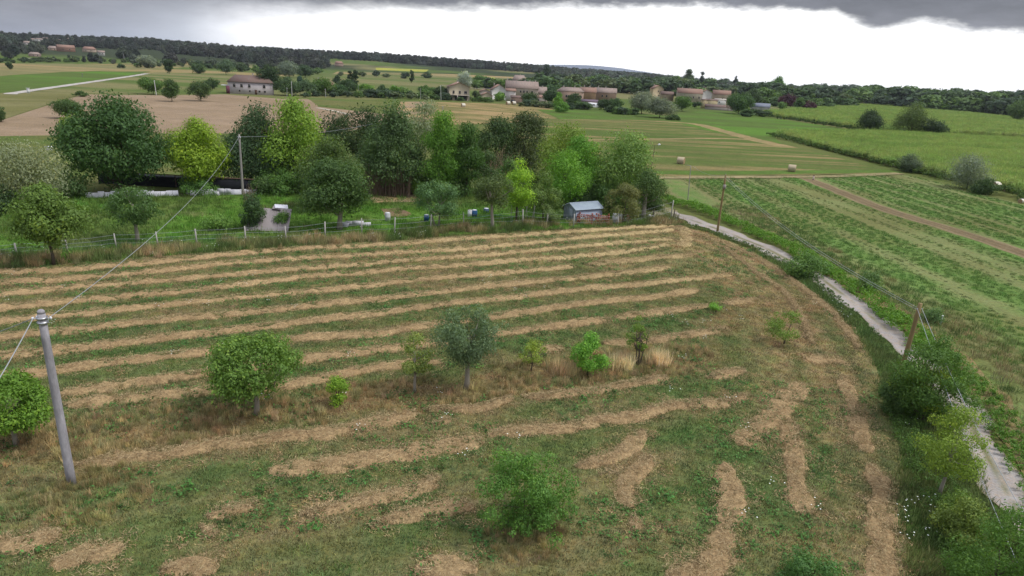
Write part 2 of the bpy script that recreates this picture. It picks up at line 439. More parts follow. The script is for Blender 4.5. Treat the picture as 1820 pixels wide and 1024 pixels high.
# --- far fields
def S(name, pp, c, c2=None, s=12, st=(1, 1), ang=0, res=None, label=None, wob=0):
    P = world_poly(pp); d_ = min(p.length for p in P)
    return sheet(name, P, flat(c, c2, s, st, ang), res or ((6, 6) if d_ < 500 else (25, 25)), ang, wob=wob, label=label)
S('field', [(-60, 112), (330, 109), (345, 119), (120, 128), (-60, 138)], GREENTAN, TAN, 60, (.3, 1), label='dry tan pasture below the far left hill')
S('field', [(-60, 140), (110, 128), (270, 127), (175, 142), (60, 160), (-60, 170)], GRASS, GRASSB, 40, (.3, 1), label='green meadow beside the straight pale lane')
S('field', [(60, 161), (180, 142), (275, 129), (420, 131), (405, 167), (150, 166)], GREENTAN, GRASS, 25, (.25, 1), ang=.1, label='pale green strips between the lane and the farmhouse')
S('field', [(-100, 172), (60, 163), (150, 166), (100, 181), (0, 214), (-100, 235)], OLIVE, GREENTAN, 9, (.15, 1), ang=.5, label='combed rough meadow left of the ploughed field')
S('ploughed_field', [(-100, 246), (0, 215), (105, 181), (150, 168), (300, 170), (400, 168), (500, 176), (560, 177), (565, 190), (700, 205), (760, 215), (600, 236), (0, 243)], SOIL, (.225, .175, .115), 8, (.2, 1), label='bare light brown ploughed field behind the tall trees')
S('field', [(545, 174), (640, 177), (715, 181), (700, 194), (600, 192), (566, 189)], GRASS, OLIVE, 9, label='small green plot below the village hedge')
S('field', [(700, 205), (712, 181), (755, 181), (790, 200), (770, 214)], SOIL, TAN, 10, label='narrow brown plot next to the small green plot')
S('field', [(755, 181), (960, 186), (1010, 205), (960, 219), (800, 222), (778, 208)], OLIVE, TAN, 5, (.2, 1), ang=-.5, label='straw streaked meadow in front of the first village houses')
S('field', [(560, 134), (700, 133), (960, 142), (960, 150), (780, 155), (560, 150)], GRASS, GREENTAN, 30, (.2, 1), label='green and tan strips behind the village gardens')
S('field', [(600, 127), (800, 132), (960, 139), (960, 142), (700, 133), (590, 132)], TAN, GREENTAN, 30, (.2, 1), label='tan stubble strip at the foot of the wooded ridge')
S('sunflower_field', [(668, 120.5), (762, 124), (757, 128), (668, 124.5)], (.30, .31, .06), (.19, .24, .06), 25, label='yellow flowering field at the foot of the wooded ridge')
S('sunflower_field', [(860, 137), (880, 138), (879, 142), (859, 141)], (.26, .30, .06), (.19, .24, .06), 20, label='small yellow field glimpsed between the village trees')
S('field', [(-60, 216 + 32), (0, 243), (300, 238), (420, 238), (420, 330), (300, 345), (-100, 352)], OLIVE, GRASS, 6, label='rough yard grass between the ploughed field and the tin fence')
S('meadow', [(955, 196), (1060, 194), (1180, 206), (1245, 197), (1345, 206), (1540, 235), (1372, 240), (1395, 262), (1290, 243), (1190, 220), (1000, 214)], GRASSB, GRASS, 14, (.3, 1), label='bright green meadow in front of the village')
HAYP = [(960, 212), (1180, 214), (1290, 240), (1372, 252), (1470, 276), (1590, 309), (1180, 316), (1060, 316), (900, 240)]
hay_a = .18
def hayfield(x, y):
    v = -x * math.sin(.05) + y * math.cos(.05)
    st = sstep(.3, .7, fbm(v * .28 + 9, x * .012))
    c = lerp3(GRASS, OLIVE, np.clip(st * .9 + .5 * (fbm(x / 20, y / 6) - .5), 0, 1))
    return lerp3(c, TAN, sstep(.6, 1.0, st) * .45 * sstep(.35, .6, fbm(x / 25, y / 9)))
sheet('hay_field', world_poly(HAYP), hayfield, (3, 1.2), .05, label='mown striped hay field dotted with round bales')
def tcol(c, c2):
    return lambda x, y, u: lerp3(c, c2, fbm(x / 2.5, y / 2.5)) if True else None
TRK = lambda pp: [G(a, b) for a, b in pp]
ribbon('track', TRK([(1165, 216), (1235, 221), (1290, 235), (1345, 250), (1400, 262)]), 6, tcol(TAN, GREENTAN), label='pale worn headland curving past the village meadow')
ribbon('track', TRK([(1020, 250), (1150, 248), (1290, 247), (1345, 250)]), 3, tcol(TAN, GREENTAN), label='thin pale strip across the hay field')
ribbon('grass_strip', TRK([(1165, 308), (1300, 308), (1480, 306), (1590, 305)]), 4.5, tcol((.085, .165, .03), GRASS), label='bright green strip along the near edge of the hay field')
ribbon('track', TRK([(1165, 317), (1300, 316), (1480, 314), (1600, 309)]), 2.6, tcol((.30, .25, .15), GREENTAN), label='pale grassy farm track between the hay field and the striped field')
ribbon('lane', TRK([(18, 168), (52, 162), (225, 137), (262, 131)]), 4, tcol((.42, .42, .40), (.36, .35, .33)), step=6, label='straight pale lane on the far left')
ribbon('lane', TRK([(563, 192), (590, 197), (625, 205)]), 2.2, tcol((.42, .40, .34), (.36, .33, .27)), label='short pale path beside the ploughed field')

LAYER[0] = .02
# --- striped field right of the road
RIGHTP = [(1165, 318), (1400, 315), (1600, 310), (1660, 322), (1700, 335), (1820, 364), (2050, 420), (2300, 700), (2100, 1150), (1905, 960), (1815, 830), (1735, 720), (1640, 605), (1540, 512), (1420, 444), (1300, 392), (1175, 350)]
RW = world_poly(RIGHTP)
a0 = G(1300, 392); b0 = G(1640, 605); RANG = math.atan2(b0.y - a0.y, b0.x - a0.x)
TRA = G(1440, 320); TRB = G(1820, 455)
def rstripe(x, y):
    v = -(x - a0.x) * math.sin(RANG) + (y - a0.y) * math.cos(RANG)
    u = (x - a0.x) * math.cos(RANG) + (y - a0.y) * math.sin(RANG)
    k = fbm(v * .75 + 4, u * .012, 3) ; k2 = fbm(v / 9 + 9, u / 40)
    return u, v, k, k2
def rfield(x, y):
    u, v, k, k2 = rstripe(x, y)
    lush = sstep(.42, .62, k) * sstep(.25, .6, k2 + .14)
    c = lerp3((.165, .185, .08), (.105, .185, .048), np.clip(lush * .85 + .15, 0, 1))
    c = lerp3(c, OLIVE, sstep(.55, .7, fbm(x / 12, y / 12)) * .6)
    # distance to road side: dry margin
    mg = sstep(2.2, 3.2, np.abs(v)) * (1 - sstep(5.0, 7.0, np.abs(v)))
    c = lerp3(c, (.17, .16, .075), mg * .7)
    return c
sheet('crop_field', RW, rfield, (4.5, .8), RANG, off=.02, label='diagonally striped green field right of the gravel road')
ribbon('track', TRK([(1435, 318), (1560, 368), (1690, 408), (1820, 452), (2050, 535)]), 3.4, lambda x, y, u: lerp3(BROWN, (.22, .19, .11), np.clip(np.abs(np.abs(u) - .3) * 1.6 + .4 * (fbm(x / 3, y / 3) - .5), 0, 1)), label='brown rutted strip running through the striped field')
ribbon('track', TRK([(1340, 440), (1500, 505), (1640, 590), (1740, 690), (1830, 800), (1900, 900)]), 2.2, tcol(DRY, GREENTAN), wob=.4, label='dry mown margin beside the roadside hedge')

# --- garden lawn
GARD = [(-110, 352), (160, 350), (470, 345), (660, 343), (830, 335), (1000, 340), (1170, 345), (1180, 372), (1215, 402), (950, 409), (700, 424), (400, 445), (0, 477), (-110, 484)]
GW = world_poly(GARD)
def gardc(x, y):
    c = lerp3(GRASSB, GRASS, sstep(.3, .7, fbm(x / 7, y / 7)))
    c = lerp3(c, OLIVE, sstep(5, 25, x) * .5)
    return lerp3(c, GREENTAN, sstep(.62, .8, fbm(x / 3 + 40, y / 3)) * .6)
sheet('garden_lawn', GW, gardc, (2, 2), 0, off=.02, label='bright green rough lawn of the orchard behind the wire fence')
S('soil_bed', [(655, 346), (742, 345), (748, 359), (662, 361)], (.30, .24, .15), TAN, 3, res=(1, 1), label='pale dug soil bed behind the orchard', wob=.4)
S('soil_bed', [(672, 372), (712, 369), (728, 384), (690, 388)], (.22, .16, .10), BROWN, 3, res=(1, 1), label='small brown soil bed beside the big dark tree', wob=.5)
S('vegetable_bed', [(832, 403), (950, 390), (956, 403), (842, 410)], (.15, .12, .08), (.09, .11, .04), 1.0, res=(.7, .7), label='dug vegetable bed left of the tin shed', wob=.2)
S('yard', [(1140, 372), (1175, 366), (1205, 376), (1180, 384), (1150, 384)], (.32, .30, .25), GREENTAN, 3, res=(1, 1), label='trodden gravel patch at the garden gate', wob=.3)

# --- mown field in front
ROADPX = [(1120, 352), (1150, 362), (1185, 377), (1240, 396), (1300, 418), (1355, 440), (1410, 468), (1455, 494), (1505, 530), (1560, 575), (1605, 615), (1660, 668), (1708, 722), (1738, 780), (1765, 835), (1805, 905), (1860, 980), (1960, 1120)]
ROAD = TRK(ROADPX)
MOWNP = [(-140, 486), (0, 479), (400, 447), (700, 427), (950, 412), (1200, 402), (1262, 414), (1340, 448), (1400, 484), (1470, 540), (1520, 590), (1552, 650), (1580, 720), (1600, 800), (1605, 900), (1615, 1100), (1600, 1500), (-300, 1500), (-600, 800)]
MW = world_poly(MOWNP)
NEARP = [(-600, 486), (-140, 484), (400, 445), (950, 410), (1215, 400), (1300, 424), (1410, 470), (1500, 527), (1600, 612), (1690, 700), (1735, 770), (1790, 880), (1850, 1000), (1900, 1500), (-600, 1500)]
ROW_ANG = math.atan2(G(1098, 511).y - G(300, 602).y, G(1098, 511).x - G(300, 602).x)
_RP = None
def road_dist(x, y):
    d_ = np.full(len(x), 1e9)
    for q in resample(ROAD, 2.5)[:, :2]: d_ = np.minimum(d_, np.hypot(x - q[0], y - q[1]))
    return d_
def mown(x, y):
    ca, sa = math.cos(ROW_ANG), math.sin(ROW_ANG)
    u = x * ca + y * sa; v = -x * sa + y * ca
    dR = road_dist(x, y); nr = (1 - sstep(9, 15, dR))
    k = fbm(u / 9, v / 1.3) * (1 - nr) + nr * fbm(dR / .75, (x - y) / 18); k2 = fbm(x / 14 + 7, y / 14)
    c = lerp3(lerp3((.105, .138, .048), (.180, .170, .075), sstep(34, 66, y)), (.215, .175, .09), np.clip(sstep(.42, .70, k * .65 + k2 * .35) * .8, 0, 1))
    dry = sstep(55, 85, y) * sstep(-15, 25, x)
    c = lerp3(c, (.235, .205, .10), dry * (.35 + .5 * sstep(.3, .6, k)))
    c = lerp3(c, (.060, .118, .034), sstep(.50, .68, fbm(x / 3.2 + 31, y / 3.2)) * .7 * (1 - dry * .8) * (1 - .5 * sstep(45, 75, y)))
    hl = (1 - sstep(8, 15, dR)) * sstep(28, 44, y)
    c = lerp3(c, lerp3((.15, .155, .065), (.30, .225, .12), sstep(.38, .62, fbm(dR / .8, (x - y) / 22))), hl * .85)
    trk = (np.exp(-((dR - 5.2) / .3) ** 2) + np.exp(-((dR - 6.9) / .3) ** 2)) * (1 - sstep(45, 60, y))
    c = lerp3(c, (.05, .085, .03), np.clip(trk * .7, 0, 1))
    tl = np.interp(x, TLX, TLY)
    band = np.exp(-((y - tl) / 2.4) ** 2) * sstep(.35, .6, fbm(x / 4, y / 2) + .08)
    return lerp3(c, (.23, .165, .085), np.clip(band * .8, 0, 1))
tlp = [G(a, b) for a, b in [(-200, 800), (30, 800), (250, 770), (450, 735), (600, 720), (740, 705), (830, 690), (960, 665), (1130, 645), (1250, 640)]]
TLX = [p.x for p in tlp] + [tlp[-1].x + 6]; TLY = [p.y for p in tlp] + [tlp[-1].y + 12]
def verge(x, y): return lerp3(GRASSD, GRASS, fbm(x / 3, y / 3))
sheet('verge', world_poly(NEARP), verge, (3, 3), 0, off=.012, label='rank green grass verge between the mown field and the gravel road')
sheet('mown_field', MW, mown, (1.6, .7), ROW_ANG, off=.03, wob=.5, label='mown meadow striped with rows of drying hay')

# --- gravel road
def roadc(x, y, u):
    c = lerp3((.35, .33, .315), (.27, .255, .24), fbm(x / 1.5, y / 1.5))
    mid = np.exp(-(u / .2) ** 2) * sstep(.35, .55, fbm(x / 3, y / 3) + .08)
    c = lerp3(c, OLIVE, mid * .85)
    return lerp3(c, GREENTAN, sstep(.82, 1.0, np.abs(u)) * .7)
M_GRAVEL = ground_mat('gravel', .3, .4, 9)
ribbon('gravel_road', ROAD, [3.0, 3.0, 2.9, 2.7, 2.3, 1.85, 1.7], roadc, off=.075, n_across=16, mat=M_GRAVEL, step=.8, wob=.4, label='narrow pale gravel road with a grassy middle strip')

# ------------------------------------------------------------------ hay rows
HAYLINE = []
def windrow(pp, width, height, label, seed, density=70, ends=True):
    width *= .95 - .0 * density; height *= 1.0; density *= 2.4
    r = np.random.default_rng(seed)
    cl = resample([G(a, b) for a, b in pp], .3); n = len(cl)
    T = np.gradient(cl, axis=0)[:, :2]; T /= np.linalg.norm(T, axis=1)[:, None] + 1e-9; Nn = np.stack([T[:, 1], -T[:, 0]], 1)
    arc = np.arange(n) * .3
    wl = width / 2 * (.3 + 1.4 * fbm(arc * .75 + seed, arc * 0 + 3.3, 4)); wr = width / 2 * (.3 + 1.4 * fbm(arc * .75 + seed, arc * 0 + 8.3, 4))
    e = np.minimum(1, np.minimum(arc, arc[-1] - arc) / max(.6, min(1.2, arc[-1] * .3))) ** .5
    wl *= .25 + .75 * e; wr *= .25 + .75 * e
    shift = (fbm(arc * .12 + seed * 3, arc * 0 + 1, 2) - .5) * width * .5
    hh = height * (.35 + 1.3 * fbm(arc * .8 + seed, arc * 0 + 5.5, 3)) * (.2 + .8 * e)
    K = 14; u = np.linspace(-1, 1, K + 1)
    off = np.where(u[None] < 0, u[None] * wl[:, None], u[None] * wr[:, None]) + shift[:, None]
    V2 = cl[:, None, :2] + Nn[:, None] * off[..., None]
    prof = (1 - np.abs(u) ** 2.2)[None] * hh[:, None]
    bump = (fbm(V2[..., 0] * 2.3, V2[..., 1] * 2.3, 4) - .5) * height * 2.2
    z = np.where(np.abs(u)[None] < .99, prof * .8 + bump - .005, -.10)
    V = np.dstack([V2, z]).reshape(-1, 3)
    k = K + 1; i = np.arange(n - 1)[:, None] * k + np.arange(K)[None]
    F = np.stack([i, i + 1, i + 1 + k, i + k], -1).reshape(-1, 4)
    yl = sstep(38, 75, V[:, 1]) * sstep(-35, 25, V[:, 0])
    base = lerp3(lerp3((.34, .225, .115), (.40, .30, .145), yl), lerp3((.48, .345, .18), (.56, .44, .225), yl), fbm(V[:, 0] / 1.2, V[:, 1] / 1.2))
    base = lerp3(base, (.26, .18, .09), sstep(.5, .8, fbm(V[:, 0] / .5, V[:, 1] / .5)) * .5)
    HAYLINE.append((cl[:, :2].copy(), Nn.copy(), width))
    # loose stalks
    ns = int(arc[-1] * density) + 20
    si = r.random(ns) * (n - 1); i0 = si.astype(int); fr = (si - i0)[:, None]
    q = cl[i0, :2] * (1 - fr) + cl[np.minimum(i0 + 1, n - 1), :2] * fr
    uu = r.normal(0, .62, ns); far_ = r.random(ns) < .12; uu[far_] = np.clip(r.normal(0, 1.1, far_.sum()), -1.9, 1.9)
    wv = np.where(uu < 0, wl[i0], wr[i0])
    q = q + Nn[i0] * (uu * wv + shift[i0])[:, None]
    zz = .07 + np.maximum(0, 1 - np.abs(uu) ** 2.2) * hh[i0] * .9 + r.random(ns) * .09
    an = r.random(ns) * 2 * math.pi; L = .06 + .12 * r.random(ns); el_ = r.normal(.05, .4, ns)
    D = np.stack([np.cos(an) * np.cos(el_), np.sin(an) * np.cos(el_), np.sin(el_)], 1)
    W = np.cross(D, r.normal(0, 1, (ns, 3))); W /= np.linalg.norm(W, axis=1)[:, None] + 1e-9
    c0 = np.column_stack([q, zz]); wd = .006 + .007 * r.random(ns)
    A = c0 - D * L[:, None] + W * wd[:, None]; B = c0 - D * L[:, None] - W * wd[:, None]; C = c0 + D * L[:, None]
    SV = np.stack([A, B, C], 1).reshape(-1, 3); SV[:, 2] = np.maximum(SV[:, 2], .03)
    SF = np.arange(ns * 3).reshape(-1, 3) + len(V)
    sc_ = lerp3((.30, .21, .11), (.62, .49, .28), r.random(ns)); sc_ = np.repeat(sc_, 3, 0)
    me = mesh_np('hay_windrow', np.vstack([V, SV]), [F, SF], M_STRAW, {'col': ('POINT', 'FLOAT_COLOR', np.vstack([base, sc_]))})
    o = obj('hay_windrow', me); tag(o, label, 'hay row', 'rows of cut hay in the mown field'); return o
ORD = ['first', 'second', 'third', 'fourth', 'fifth', 'sixth', 'seventh', 'eighth', 'ninth', 'tenth', 'eleventh', 'twelfth']
ROWS = [
 [(-90, 494), (0, 487), (166, 478), (300, 466), (400, 456), (500, 447), (600, 441), (700, 436), (800, 427), (965, 417), (1100, 407), (1200, 401)],
 [(-90, 515), (0, 506), (160, 496), (300, 481), (400, 470), (500, 462), (700, 452), (900, 437), (1066, 421), (1200, 410)],
 [(-90, 534), (0, 525), (300, 499), (500, 481), (600, 475), (700, 467), (832, 457), (958, 448), (1058, 437), (1200, 427)],
 [(-90, 560), (0, 550), (300, 522), (500, 500), (700, 482), (832, 474), (965, 462), (1100, 450), (1190, 436)],
 [(-90, 585), (0, 574), (300, 545), (500, 525), (700, 504), (832, 492), (998, 477), (1020, 475)],
 [(-90, 613), (0, 602), (300, 571), (500, 550), (700, 529), (832, 514), (965, 501), (1098, 489), (1190, 477)],
 [(-90, 646), (0, 634), (300, 602), (500, 578), (700, 556), (832, 539), (965, 525), (1098, 511), (1300, 490)],
 [(-90, 684), (30, 670), (300, 635), (400, 624), (513, 608), (633, 597), (749, 583), (859, 567), (998, 548), (1098, 536), (1166, 531), (1239, 517)],
 [(105, 702), (300, 676), (390, 661), (470, 651), (560, 638), (699, 622), (800, 608), (898, 594), (1031, 575), (1083, 569)],
 [(112, 724), (300, 704), (390, 694), (470, 690), (566, 676), (649, 660), (712, 652), (785, 646)],
]
LROW = ['farthest', 'second farthest', 'third farthest', 'fourth farthest', 'fifth farthest', 'sixth farthest', 'seventh farthest', 'eighth farthest', 'ninth farthest', 'tenth farthest']
for i_, pp in enumerate(ROWS):
    windrow(pp, 1.25 if i_ > 1 else 1.4, .26, '%s of the long parallel hay rows counted from the garden fence' % LROW[i_], 10 + i_, 75 if i_ > 4 else 45)
PATCH = [
 ([(1042, 472), (1100, 466), (1232, 455)], 1.5, 'pale hay row that starts after a gap, pointing at the wooden pole'),
 ([(1088, 568), (1150, 560), (1232, 551), (1262, 546)], 1.2, 'hay row ending at the small fresh green tuft'),
 ([(1285, 541), (1345, 534)], 1.2, 'short hay heap just right of the fresh green tuft'),
 ([(1073, 613), (1120, 612), (1159, 609), (1232, 597), (1292, 586)], 1.1, 'hay row passing behind the sparse sapling'),
 ([(952, 626), (1000, 622)], 1.1, 'short hay heap between the yellow shrub and the bright sapling'),
 ([(130, 832), (232, 820), (319, 806), (398, 790), (491, 778), (583, 771), (639, 759), (706, 746), (744, 736)], 1.2, 'brown ragged hay row running right from the concrete pole'),
 ([(752, 731), (822, 732), (862, 728), (912, 711)], .9, 'flattened hay row below the silvery apple tree'),
 ([(930, 708), (991, 704), (1064, 696), (1153, 681), (1189, 675)], .85, 'flattened hay row below the bright sapling'),
 ([(478, 836), (520, 830), (560, 823), (633, 813), (732, 799), (799, 789), (857, 779)], 1.6, 'widest pale hay row in the left foreground'),
 ([(864, 774), (932, 765), (1005, 763), (1064, 747), (1106, 744), (1146, 737), (1199, 721), (1285, 719), (1330, 704)], 1.05, 'long hay row behind the leafy foreground bush'),
 ([(533, 914), (600, 900), (686, 883), (752, 871), (781, 850)], 1.05, 'short curved hay row left of the leafy foreground bush'),
 ([(660, 942), (732, 920), (799, 904), (849, 902)], 1.15, 'hay row touching the left side of the foreground bush'),
 ([(1020, 830), (1060, 820), (1100, 806), (1130, 782), (1145, 768)], 1.0, 'short hay heap right of the foreground bush'),
 ([(1152, 812), (1139, 830), (1108, 856), (1103, 880), (1122, 905)], 1.1, 'crooked hay heap right of the foreground bush'),
 ([(1126, 918), (1132, 932), (1134, 948)], .9, 'small round hay heap below the crooked one'),
 ([(1412, 680), (1382, 727), (1358, 750), (1306, 790)], 1.7, 'broad hay row bending down to the left near the field corner'),
 ([(1402, 745), (1412, 793), (1408, 850), (1418, 896), (1430, 918)], 1.35, 'upright hay row second from the road side of the field'),
 ([(1299, 828), (1309, 883), (1292, 936), (1279, 976), (1262, 1024), (1250, 1080)], 1.45, 'thick hay row running out of the bottom of the picture, left of the pair'),
 ([(1496, 670), (1511, 727), (1528, 770), (1536, 808)], 1.15, 'upper piece of the hay row nearest the road'),
 ([(1546, 828), (1558, 883), (1561, 936), (1561, 983), (1568, 1030), (1575, 1090)], 1.25, 'lower piece of the hay row nearest the road'),
 ([(368, 925), (410, 915), (462, 900)], 1.2, 'loose hay patch in the left foreground'),
 ([(352, 940), (378, 962)], .9, 'small hay patch below the loose one in the left foreground'),
 ([(-40, 975), (40, 965), (110, 955)], 1.3, 'hay patch at the left edge of the foreground'),
 ([(90, 1000), (150, 988), (225, 980)], 1.6, 'yellowish hay patch near the bottom left corner'),
 ([(285, 1022), (330, 1014), (385, 1018)], 1.2, 'hay patch cut by the bottom edge on the left'),
 ([(735, 1016), (790, 1006), (850, 1010)], 1.3, 'hay patch cut by the bottom edge below the foreground bush'),
 ([(1180, 1030), (1220, 1014), (1245, 1000)], 1.1, 'hay fringe beside the thick row at the bottom edge'),
 ([(1258, 675), (1290, 668), (1325, 661)], 1.0, 'lone short hay heap in the right middle of the field'),
 ([(1425, 638), (1460, 643), (1500, 645)], 1.5, 'short broad hay heap at the bend of the field'),
 ([(770, 756), (802, 749)], .8, 'tiny hay heap between two long rows'),
 ([(1246, 418), (1339, 458), (1385, 486), (1428, 516), (1470, 550), (1500, 582), (1530, 622)], .62, 'outer raked hay line following the road side of the field'),
 ([(1285, 440), (1345, 486), (1395, 524), (1425, 570), (1440, 612)], .5, 'inner raked hay line following the road side of the field'),
 ([(1205, 402), (1216, 420), (1214, 440)], 1.6, 'hay turned across the row ends by the garden corner'),
]
for i_, (pp, wd, lb) in enumerate(PATCH):
    windrow(pp, wd * 1.1, .2, lb, 40 + i_, 110)
# ------------------------------------------------------------------ foliage
def leaf_quads(C, L, Nrm, r, fold=True, aspect=.55):
    n = len(C); D = r.normal(0, 1, (n, 3)); D -= (D * Nrm).sum(1)[:, None] * Nrm; D /= np.linalg.norm(D, axis=1)[:, None] + 1e-9
    W = np.cross(Nrm, D); L = np.asarray(L)[:, None]
    drop = np.array([0, 0, -.18])
    V = np.stack([C - D * L * .5, C + W * L * aspect * .5, C + D * L * .5 + drop * L, C - W * L * aspect * .5], 1).reshape(-1, 3)
    return V, np.arange(n * 4).reshape(-1, 4)
def prof(shape, t):
    if shape == 'round': return np.sqrt(np.clip(1 - (2 * t - 1) ** 2, 0, 1))
    if shape == 'egg': return np.sin(math.pi * np.clip(t, 0, 1) ** .72) ** .8
    if shape == 'dome': return np.sqrt(np.clip(1 - t ** 2.8, 0, 1)) * np.clip(.55 + t * 3, 0, 1)
    if shape == 'cone': return np.clip((1 - t) ** .75, 0, 1) * np.clip(.4 + t * 5, 0, 1)
    if shape == 'column': return np.clip(t * 5, .4, 1) * np.clip((1 - t) * 2.5, 0, 1) ** .6
    if shape == 'vase': return np.clip(.35 + t * .9, 0, 1) * np.sqrt(np.clip(1 - t ** 5, 0, 1))
def crown_arrays(seed, Wd, z0, z1, shape='round', nblob=40, nleaf=5000, leaf=.25, blob=None, lean=(0, 0), spread=.25, upright=.2, ragged=.35):
    r = np.random.default_rng(seed); R = Wd / 2; H = z1 - z0
    blob = (blob or .36 * min(R, H * .6)) * 1.25; nleaf = int(nleaf * (2.4 if leaf < .2 else 2.5)); leaf = leaf * (1.12 if leaf < .2 else .98); R *= 1.12; nblob = int(nblob * 1.15)
    tt = []; 
    while len(tt) < nblob:
        t = r.random(); 
        if r.random() < prof(shape, np.array(t)) + .05: tt.append(t)
    tt = np.array(tt); ph = r.random(nblob) * 2 * math.pi
    wob = 1 + ragged * (r.random(nblob) - .55)
    rad = np.maximum(0, R * prof(shape, tt) - blob * .55) * np.sqrt(spread + (1 - spread) * r.random(nblob)) * wob
    bz = z0 + blob * .6 + tt * (H - blob * 1.3) + (r.random(nblob) - .5) * blob * ragged * 1.5
    B = np.stack([np.cos(ph) * rad + lean[0] * tt, np.sin(ph) * rad + lean[1] * tt, bz], 1)
    br = blob * (.45 + 1.0 * r.random(nblob))
    wts = br ** 2; k = r.choice(nblob, nleaf, p=wts / wts.sum())
    dr = r.normal(0, 1, (nleaf, 3)); dr[:, 2] = dr[:, 2] * .9 + .25; dr /= np.linalg.norm(dr, axis=1)[:, None]
    rr_ = (.35 + .75 * r.random(nleaf) ** .6)
    stray = r.random(nleaf) < .1; rr_[stray] *= 1.35
    C = B[k] + dr * np.array([1, 1, .8]) * (br[k] * rr_)[:, None]
    nr = dr * .95 + r.normal(0, .42, (nleaf, 3)) + np.array([0, 0, .35]); nr[:, 2] *= (1 - upright)
    nr /= np.linalg.norm(nr, axis=1)[:, None] + 1e-9
    L = leaf * (.4 + 1.1 * r.random(nleaf) ** 1.5)
    V, F = leaf_quads(C, L, nr, r)
    bt = r.random(nblob); t = np.clip(.35 * bt[k] + .65 * r.random(nleaf), 0, 1)
    return V, F, np.repeat(t, 4), B, br
def crown_mesh(name, **k):
    V, F, t, B, br = crown_arrays(**k)
    return mesh_np(name, V, F, M_LEAF, {'t': ('POINT', 'FLOAT', t)}), B
def trunk_mb(h0, h1, rad, B, seed, nlimb=7, sides=8, lean=(0, 0), low=.0, multi=1):
    r = np.random.default_rng(seed); mb = MB()
    for q in range(multi):
        a = q * 2 * math.pi / multi; sp = .0 if multi == 1 else rad * 1.3
        k = 6; z = np.linspace(-.1, h1, k); wx = np.cumsum(r.normal(0, .03 * h1, k)) * np.linspace(0, 1, k)
        dx = (math.cos(a) * (sp + (.18 * h1 * np.linspace(0, 1, k) if multi > 1 else 0))); dy = (math.sin(a) * (sp + (.18 * h1 * np.linspace(0, 1, k) if multi > 1 else 0)))
        P = np.stack([wx + dx + lean[0] * np.linspace(0, 1, k), wx[::-1] * .5 * np.linspace(0, 1, k) + dy + lean[1] * np.linspace(0, 1, k), z], 1)
        rd = rad * np.array([1.35, 1, .85, .7, .5, .25]) / (1 if multi == 1 else 1.5)
        mb.tube(P, rd, sides)
        idx = r.choice(len(B), min(nlimb, len(B)), replace=False)
        for i in idx:
            zf = h0 + (h1 - h0) * (.0 + .6 * r.random()); f = min(.95, zf / h1)
            s = np.array([np.interp(zf, z, P[:, 0]), np.interp(zf, z, P[:, 1]), zf]); e = np.array(B[i])
            if e[2] < zf: e[2] = zf + .3
            mid = (s + e) / 2 + np.array([0, 0, -.08 * np.linalg.norm(e - s)]) + r.normal(0, .05 * np.linalg.norm(e - s), 3)
            mb.tube(np.array([s, mid, e]), [rad * .45, rad * .28, rad * .1], 5)
    return mb
def tree(name, label, cat, base, top, wpx, cb, color, shape='round', nblob=40, nleaf=5000, leaf=.25, blob=None, seed=1, bark=None, trunk_px=None, group=None, multi=1, spread=.12, upright=.2, ragged=.5, dx=0, nlimb=7, pos=None):
    """base = (px,py) foot; top = py of the tip; wpx = crown width; cb = py of the crown's underside"""
    p = pos or G(*base); h = HT(p, top); z0 = max(.0, HT(p, cb)) if cb < base[1] else 0.0; w_ = WD(p, wpx)
    t = empty(name, p, 0); tag(t, label, cat, group)
    lean = (WD(p, dx), 0)
    me, B = crown_mesh('crown', seed=seed, Wd=w_, z0=z0, z1=h, shape=shape, nblob=nblob, nleaf=nleaf, leaf=leaf, blob=blob, lean=lean, spread=spread, upright=upright, ragged=ragged)
    c = obj('crown', me, t); c.color = (*[q_ * 2.15 for q_ in color], 1)
    tr = trunk_px and WD(p, trunk_px) / 2 or max(.05, h * .016)
    mb = trunk_mb(max(.3, z0), max(.5, z0 + (h - z0) * .58), tr, B, seed, nlimb=nlimb, lean=(lean[0] * .6, 0), multi=multi)
    mb.build('trunk', bark or M_BARK, t, smooth=True)
    return t
DK = (.027, .052, .016); MD = (.042, .082, .020); BR = (.075, .150, .018); LM = (.165, .235, .018); SV = (.115, .145, .095); OL = (.075, .095, .030); YG = (.115, .165, .025)
PU = (.035, .014, .020); BLG = (.035, .070, .030)

# ---- young trees standing in the mown field
tree('walnut_tree', 'broad leafy green tree on a short pale trunk, left middle of the mown field', 'tree', (456, 738), 598, 146, 698, (.066, .118, .024), 'round', 80, 9000, .13, .42, 131, M_BARKP, 9, ragged=.2, dx=10, spread=.3)
tree('bright_shrub', 'small yellow green bush just right of the broad leafy tree', 'bush', (601, 722), 668, 46, 720, (.105, .180, .022), 'round', 18, 1500, .09, .25, 102)
tree('thin_young_tree', 'thin airy young tree left of the silvery apple tree', 'tree', (737, 698), 582, 66, 668, (.10, .135, .035), 'egg', 26, 1700, .10, .28, 103, M_BARKP, 5)
tree('apple_tree', 'silvery dark green apple tree with pale upright shoots in the field', 'tree', (829, 692), 551, 128, 648, (.078, .115, .062), 'vase', 80, 8500, .11, .40, 104, M_BARKP, 9, upright=.6)
tree('faint_shrub', 'faint yellowish open shrub between the apple tree and the bright sapling', 'bush', (944, 660), 603, 52, 652, (.12, .165, .03), 'round', 16, 900, .09, .22, 105)
tree('lime_sapling', 'dense bright lime green sapling right of the faint shrub', 'tree', (1044, 668), 594, 60, 664, (.082, .180, .028), 'egg', 30, 3200, .11, .3, 106)
